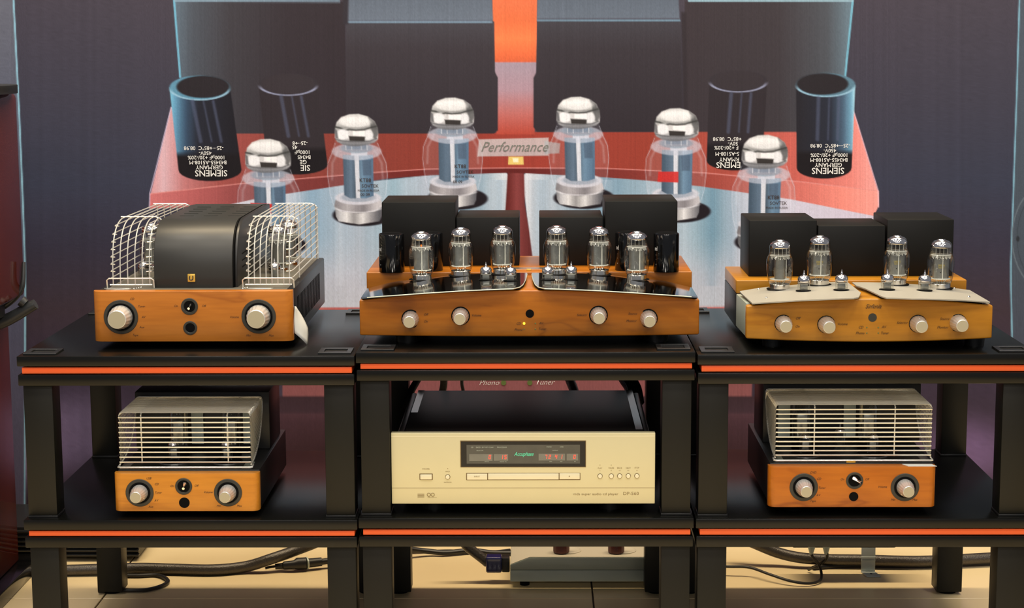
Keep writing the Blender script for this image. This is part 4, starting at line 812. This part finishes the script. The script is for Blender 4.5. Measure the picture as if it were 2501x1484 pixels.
frect(1024.5, 1156, 1057, 1171, 'button_frame', 'goldseam', .0003); frect(1026.5, 1157.5, 1055, 1169.5, 'power_button', 'goldlite', .003, .0006)
frect(1138.5, 1154.5, 1417.5, 1171.5, 'tray_gap', 'goldseam', .0003)
frect(1140.5, 1156, 1190, 1170.5, 'input_button', 'goldlite', .0012, .0004); frect(1192, 1155.5, 1364.5, 1170, 'disc_tray', 'goldlite', .0012, .0004); frect(1366.5, 1155, 1416, 1169.5, 'eject_button', 'goldlite', .0012, .0004)
for px, py in ((1093.5, 1164), (1465.5, 1162), (1493, 1162), (1513.5, 1161.8), (1534.5, 1161.6), (1555.5, 1161.5)):
    c = at(px, py, YC); MB().lathe([(.0001, .0003), (.0046, .0003), (.0046, 0)], c, 'y', 24).build('button_gap', 'goldseam', cdp); MB().lathe([(.0037, 0), (.0037, .0024), (.0032, .0030), (.0001, .0031)], c, 'y', 24).build('round_button', 'goldlite', cdp)
for s_, px, py, h in (('POWER', 1040.5, 1145, .0026), ('SACD', 1093.5, 1151, .0022), ('SACD/CD', 1093.5, 1177.5, .0022), ('INPUT', 1165, 1163.5, .0026), ('PLAY', 1465.5, 1143, .0024), ('PAUSE', 1493, 1142.5, .0024), ('BACK', 1513.5, 1142.5, .0024), ('NEXT', 1534.5, 1142.5, .0024), ('STOP', 1555.5, 1142, .0024), ('\u2022', 1093.5, 1144, .004), ('\u2022', 1465.5, 1135.5, .004), ('\u2022', 1493, 1135.5, .004), ('>', 1465.5, 1149, .0022), ('II', 1493, 1148.6, .0022), ('<<', 1513.5, 1148.6, .0022), ('>>', 1534.5, 1148.6, .0022), ('\u2022', 1555.5, 1148.6, .004), ('\u2022', 1390.5, 1163, .006)): text(s_, at(px, py, YC-(.0004 if px not in (1165, 1390.5) else .0016)), h, 'goldink', cdp)
text('mds super audio cd player', at(1455, 1206, YC-.0004), .0042, 'goldink', cdp, xs=1.25); text('DP-560', at(1541, 1205, YC-.0004), .0056, 'goldink', cdp, xs=1.15)
c = at(1028, 1209, YC-.0004); B = MB()
for k in range(4): B.box(c.x-.006, c.x+.006, YC-.0004, YC-.0002, c.z-.0036+k*.0018, c.z-.0028+k*.0018)
B.build('disc_logo', 'goldink', cdp); c = at(1055.5, 1207.5, YC-.0004)
MB().tube([(c.x-.006+.003*math.cos(t), YC-.0005, c.z+.003*math.sin(t)) for t in frange(0, 2*math.pi, 15)], .0005, 4).build('disc_logo', 'goldink', cdp)
MB().tube([(c.x+.001+.003*math.cos(t), YC-.0005, c.z+.003*math.sin(t)) for t in frange(0, 2*math.pi, 15)], .0005, 4).build('disc_logo', 'goldink', cdp); text('SUPER AUDIO CD', c+Vector((0, 0, -.0052)), .0014, 'goldink', cdp)
for px in (1060, 1490):
    for yy in (3.20, 3.48): x = at(px, 1235, 3.2).x; MB().lathe([(.0001, ZM2), (.020, ZM2), (.022, zc0+.005), (.0001, zc0+.005)], (x, yy, 0), 'z').build('foot', 'socket', cdp)
# leads hanging behind the disc player
for (pts_, r_, m_, lb) in (([(1030, 905, 3.64), (1018, 930, 3.62), (1003, 958, 3.60), (990, 1000, 3.585)], .0075, 'thin', 'thick black lead behind the disc player\'s left end'),
                           ([(1082, 905, 3.63), (1084, 935, 3.61), (1080, 960, 3.60), (1076, 1000, 3.58)], .0075, 'beige', 'beige-sleeved lead behind the disc player'),
                           ([(1130, 905, 3.64), (1128, 935, 3.62), (1132, 960, 3.60), (1132, 1000, 3.58)], .0035, 'beige', 'thin tan lead behind the disc player, next to the beige one'),
                           ([(1382, 905, 3.64), (1393, 930, 3.62), (1403, 958, 3.60), (1408, 1000, 3.58)], .0095, 'cable', 'braided black lead behind the disc player\'s right half'),
                           ([(1520, 905, 3.64), (1532, 925, 3.62), (1546, 948, 3.60), (1553, 985, 3.58)], .0170, 'gloss', 'black plug and lead behind the disc player\'s right end')):
    tag(MB().tube([at(*p) for p in pts_], r_, 12, 5).build('signal_cable', m_, None), lb, 'cable', 'leads behind the disc player')
# ------------------------------------------------------------------ floor: cables, plugs, power strip, bracket
def ong(px, py, z):
    d = at(px, py, 3.7)-CAM; return CAM+d*((z-CAM.z)/d.z)
tag(MB().tube([ong(30, 1392, .012), ong(160, 1392, .012), ong(330, 1387, .014), ong(420, 1389, .012), ong(520, 1391, .012), ong(600, 1383, .014), at(660, 1365, 3.77), at(720, 1344, 3.80), at(790, 1315, 3.84), at(860, 1270, 3.88)], .0118, 14, 8).build('mains_cable', 'cable', None), 'thick braided black cable across the floor under the left rack', 'cable')
tag(MB().tube([ong(300, 1405, .005), ong(340, 1405, .005), ong(385, 1404, .005), ong(410, 1417, .005), ong(395, 1430, .005), ong(355, 1440, .005), ong(300, 1441, .005), ong(240, 1442, .005)], .0042, 10, 8).build('looped_cable', 'thin', None), 'thin black cable looping out beside the left rack\'s rear leg', 'cable')
pl = thing('cable_connector', 'black cylindrical cable connector on the floor under the left rack', 'plug', ong(725, 1385, 0))
MB().tube([ong(648, 1387, .010), ong(655, 1385, .011), ong(675, 1382, .012)], .0028, 8, 4).build('lead', 'thin', pl)
MB().tube([ong(672, 1383, .012), ong(690, 1381, .013), ong(694, 1380, .014), ong(718, 1378, .016), ong(726, 1376, .016), ong(748, 1375, .016)], [.006, .0062, .0085, .0092, .0130, .0130], 16).build('body', 'thin', pl)
MB().tube([ong(748, 1375, .016), ong(751, 1374.6, .016)], .0133, 16).build('grip_ring', 'strip', pl)
MB().tube([ong(751, 1374.6, .016), ong(785, 1371, .016), ong(786, 1371, .016), ong(830, 1366, .016)], [.0098, .0094, .0066, .0066], 14).build('tail', 'thin', pl)
# power strip
ps = thing('power_strip', 'silver aluminium power strip with round sockets under the middle rack', 'power strip', (.09, 3.72, 0)); y0 = 3.6629; xL, xR = -.0592, .262
MB().box(xL, xR, y0, y0+.16, .012, .0368).build('lower_housing', 'strip', ps, bevel=.0012)
B = MB(); B.prism([(xL, .0371), (xR, .0371), (xR, .0634), (xL+.040, .0634), (xL, .0480)], 'y', y0, y0+.16).build('upper_housing', 'strip', ps, bevel=.0012)
MB().prism([(xL+.001, .0486), (xL+.040, .0638), (xR, .0638), (xR, .0644), (xL+.040, .0644), (xL+.001, .0492)], 'y', y0+.001, y0+.159).build('top_skin', 'striptop', ps)
for i, (px, py) in enumerate(((1386, 1345), (1520, 1345))):
    c = ong(px+5, py-1, .0644); MB().lathe([(.0001, .0008), (.019, .0008), (.022, .0022), (.0245, .0012), (.0245, 0)], c, 'z', 36).build('socket_outlet', 'striptop', ps)
    c = ong(px-19+4, py+4, .0655); k = MB().lathe([(.0165, 0), (.0172, .003), (.0172, .030), (.012, .040), (.006, .052), (.0001, .052)], c+Vector((0, .004, .0008)), 'z', 14).build('mains_plug', 'redplug', None, origin=c, flat=True)
    tag(k, ('dark red mains plug in the power strip\'s first socket, nearer the blue plug' if i == 0 else 'dark red mains plug in the power strip\'s socket farther from the blue plug'), 'plug')
for x in (xL+.03, xR-.03): MB().lathe([(.0001, 0), (.010, 0), (.010, .012), (.0001, .012)], (x, y0+.02, 0), 'z').build('foot', 'void', ps)
bp_ = thing('inlet_plug', 'translucent blue plug pushed into the power strip\'s end', 'plug', (-.08, 3.70, .03))
a_, b_ = at(1187, 1356, 3.70), at(1226, 1394, 3.70); MB().box(a_.x, b_.x, 3.685, 3.717, b_.z, a_.z).build('body', 'blue', bp_, bevel=.004, seg=3)
a_, b_ = at(1226, 1358, 3.70), at(1246, 1393, 3.70); MB().box(a_.x, b_.x-.0008, 3.687, 3.715, b_.z, a_.z).build('neck', 'thin', bp_, bevel=.002)
MB().tube([at(1192, 1374, 3.70), at(1172, 1358, 3.70), at(1155, 1345, 3.70), at(1138, 1330, 3.70), at(1120, 1300, 3.70)], .0105, 12, 5).build('lead', 'cable', bp_)
tag(MB().tube([ong(960, 1335, .03), ong(1040, 1345, .012), ong(1090, 1349, .008), ong(1150, 1344, .008), ong(1200, 1349, .006), ong(1250, 1350, .006)], .006, 10, 6).build('trailing_cable', 'thin', None), 'black cable trailing on the floor behind the blue plug', 'cable')
tag(MB().tube([ong(960, 1350, .004), ong(1020, 1347, .004), ong(1100, 1344, .004), ong(1180, 1348, .004), ong(1246, 1342, .004)], .003, 8, 6).build('trailing_cable', 'thin', None), 'thinner black cable on the floor beyond the thicker trailing one', 'cable')
tag(MB().tube([at(1780, 1300, 3.84), at(1840, 1325, 3.82), ong(1900, 1349, .03), ong(1960, 1362, .022), ong(2030, 1366, .018), ong(2110, 1367, .018), ong(2240, 1370, .016), ong(2360, 1365, .017), ong(2480, 1358, .018), ong(2620, 1350, .018), ong(3000, 1345, .018), ong(3500, 1352, .018)], .0118, 14, 8).build('mains_cable', 'cable', None), 'thick braided black cable behind the metal bracket under the right rack', 'cable')
tag(MB().tube([ong(1985, 1386, .005), ong(2040, 1382, .005), ong(2120, 1381, .005), ong(2260, 1381, .005), ong(2400, 1376, .005), ong(2600, 1368, .005), ong(3000, 1362, .005), ong(3480, 1366, .005)], .0045, 8, 6).build('floor_cable', 'thin', None), 'thin black cable lying along the floor beneath the thick braided one at right', 'cable')
tag(MB().tube([ong(1700, 1380, .018), ong(1777, 1383, .020), ong(1830, 1385, .020), ong(1880, 1402, .016), ong(1930, 1418, .010), ong(1975, 1424, .006), ong(2002, 1417, .006), ong(2006, 1398, .012), at(1998, 1375, 3.71), at(1984, 1358, 3.70), at(1982, 1340, 3.70)], .0030, 10, 8).build('drooping_cable', 'thin', None), 'slender black cable curving low over the tiles under the right rack', 'cable')
tag(MB().tube([at(2018, 1340, 3.70), at(2020, 1352, 3.70), at(2018, 1364, 3.71), at(2004, 1376, 3.72), ong(1975, 1390, .006)], .0032, 10, 6).build('drooping_cable', 'thin', None), 'short black cable dropping from the right plug of the hidden distributor', 'cable')
ds = thing('cable_distributor', 'black mains distributor held above the floor under the right rack', 'power strip', at(2050, 1330, 3.72))
a_, b_ = at(1935, 1325, 3.70), at(2190, 1338, 3.70); MB().box(a_.x, b_.x, 3.70, 3.76, b_.z, b_.z+.035).build('housing', 'thin', ds, bevel=.004)
for px in (1982, 2018): c = at(px, 1339, 3.70); MB().lathe([(.0001, -.012), (.0035, -.012), (.0075, .002), (.0075, .010), (.0001, .010)], c, 'z', 14).build('cable_gland', 'strip', ds)
br = thing('metal_bracket', 'zinc-plated steel bracket standing on the tiles under the right rack', 'bracket', ong(2118, 1405, 0))
a_ = ong(2103, 1398, 0); b_ = ong(2137, 1398, 0); yb_ = a_.y; zt_ = at(2120, 1335, yb_).z
MB().box(a_.x, b_.x, yb_, yb_+.0025, 0.0015, zt_).build('upright', 'zinc', br, bevel=.0006)
for zz in (at(2120, 1360, yb_).z, at(2120, 1367, yb_).z): MB().tube([(a_.x, yb_-.0002, zz), (b_.x, yb_-.0002, zz)], .0016, 8).build('pressed_rib', 'zinc', br)
MB().prism([(a_.x, yb_), (b_.x, yb_), (b_.x+.006, yb_-.034), (a_.x+.006, yb_-.034)], 'z', 0, .0030).build('foot_flange', 'zinc', br, bevel=.0005)
MB().lathe([(.0001, .0034), (.0024, .0034), (.0024, .0028)], (a_.x+.018, yb_-.018, 0), 'z', 12).build('screw_hole', 'void', br)
# black finned unit on the floor between left rack and backdrop
fb = thing('finned_unit', 'black finned power unit on the floor behind the left rack', 'amplifier', (-1.0, 3.9, 0))
MB().box(-1.25, -.874, 3.86, 4.06, .008, .075).build('body', 'blackmetal', fb, bevel=.001)
f0 = None
for k in range(6):
    if f0 is None: f0 = MB().box(-1.252, -.872, 3.850, 3.862, .0, .004).build('cooling_fin', 'blackmetal', fb, origin=(0, 0, 0), bevel=.0008); f0.location = Vector((0, 0, .012))-wo(fb)
    else: f = f0.copy(); C.objects.link(f); f.location = Vector((0, 0, .012+.0105*k))-wo(fb)
for x in (-1.2, -.92): MB().lathe([(.0001, 0), (.014, 0), (.014, .009), (.0001, .009)], (x, 3.90, 0), 'z').build('foot', 'void', fb)
# ------------------------------------------------------------------ floorstanding speaker at the left edge
sp = thing('floor_speaker', 'tall gloss mahogany floorstanding speaker with black curved arm at the left edge', 'speaker', (-1.25, 3.55, 0))
xr = -1.1045
MB().box(xr-.26, xr+.03, 3.36, 3.80, 0, .032).build('plinth', 'gloss', sp, bevel=.003)
MB().box(xr-.24, xr, 3.36, 3.75, .032, .565).build('cabinet', 'mahog', sp, bevel=.004, seg=3)
MB().box(xr-.17, -1.095, 3.46, 3.70, .564, .602).build('neck', 'plastic', sp, bevel=.004)
def ucol(x0_, x1_, x2_, x3_):   # tapered upper body
    return MB().add([(x0_, 3.40, .60), (x1_, 3.40, .60), (x1_, 3.75, .60), (x0_, 3.75, .60), (x2_, 3.44, 1.02), (x3_, 3.44, 1.02), (x3_, 3.75, 1.02), (x2_, 3.75, 1.02)], [(0, 3, 2, 1), (4, 5, 6, 7), (0, 1, 5, 4), (1, 2, 6, 5), (2, 3, 7, 6), (3, 0, 4, 7)])
ucol(xr-.22, -1.066, xr-.19, -1.066).build('upper_cabinet', 'mahog', sp, bevel=.012, seg=4)
xk = at(34, 218, 3.62).x-.116
MB().block([xk+.115*-math.cos(t) for t in frange(0.02, math.pi-.02, 30)], lambda x: 3.62-.150*math.sqrt(max(0, 1-((x-xk)/.116)**2)), lambda x: 3.62+.150*math.sqrt(max(0, 1-((x-xk)/.116)**2)), lambda x: 1.021, lambda x: 1.038).build('top_cap', 'blackmetal', sp, bevel=.002)
c = at(8, 380, 3.55)
MB().tube([at(-60, 812, 3.70), at(-20, 796, 3.70), at(15, 782, 3.70), at(45, 766, 3.70), at(68, 752, 3.70), at(87, 742, 3.70)], [.014, .014, .013, .0125, .012, .0105], 14, 5).build('support_arm', 'plastic', sp)
MB().tube([at(-40, 770, 3.71), at(0, 752, 3.71), at(30, 732, 3.71), at(48, 712, 3.71), at(56, 690, 3.71), at(58, 640, 3.72)], [.008, .008, .007, .006, .005, .004], 12, 5).build('arm_brace', 'plastic', sp)
MB().tube([at(62, 742, 3.695), at(52, 734, 3.695)], [.010, .012], 12).build('arm_joint', 'plastic', sp)
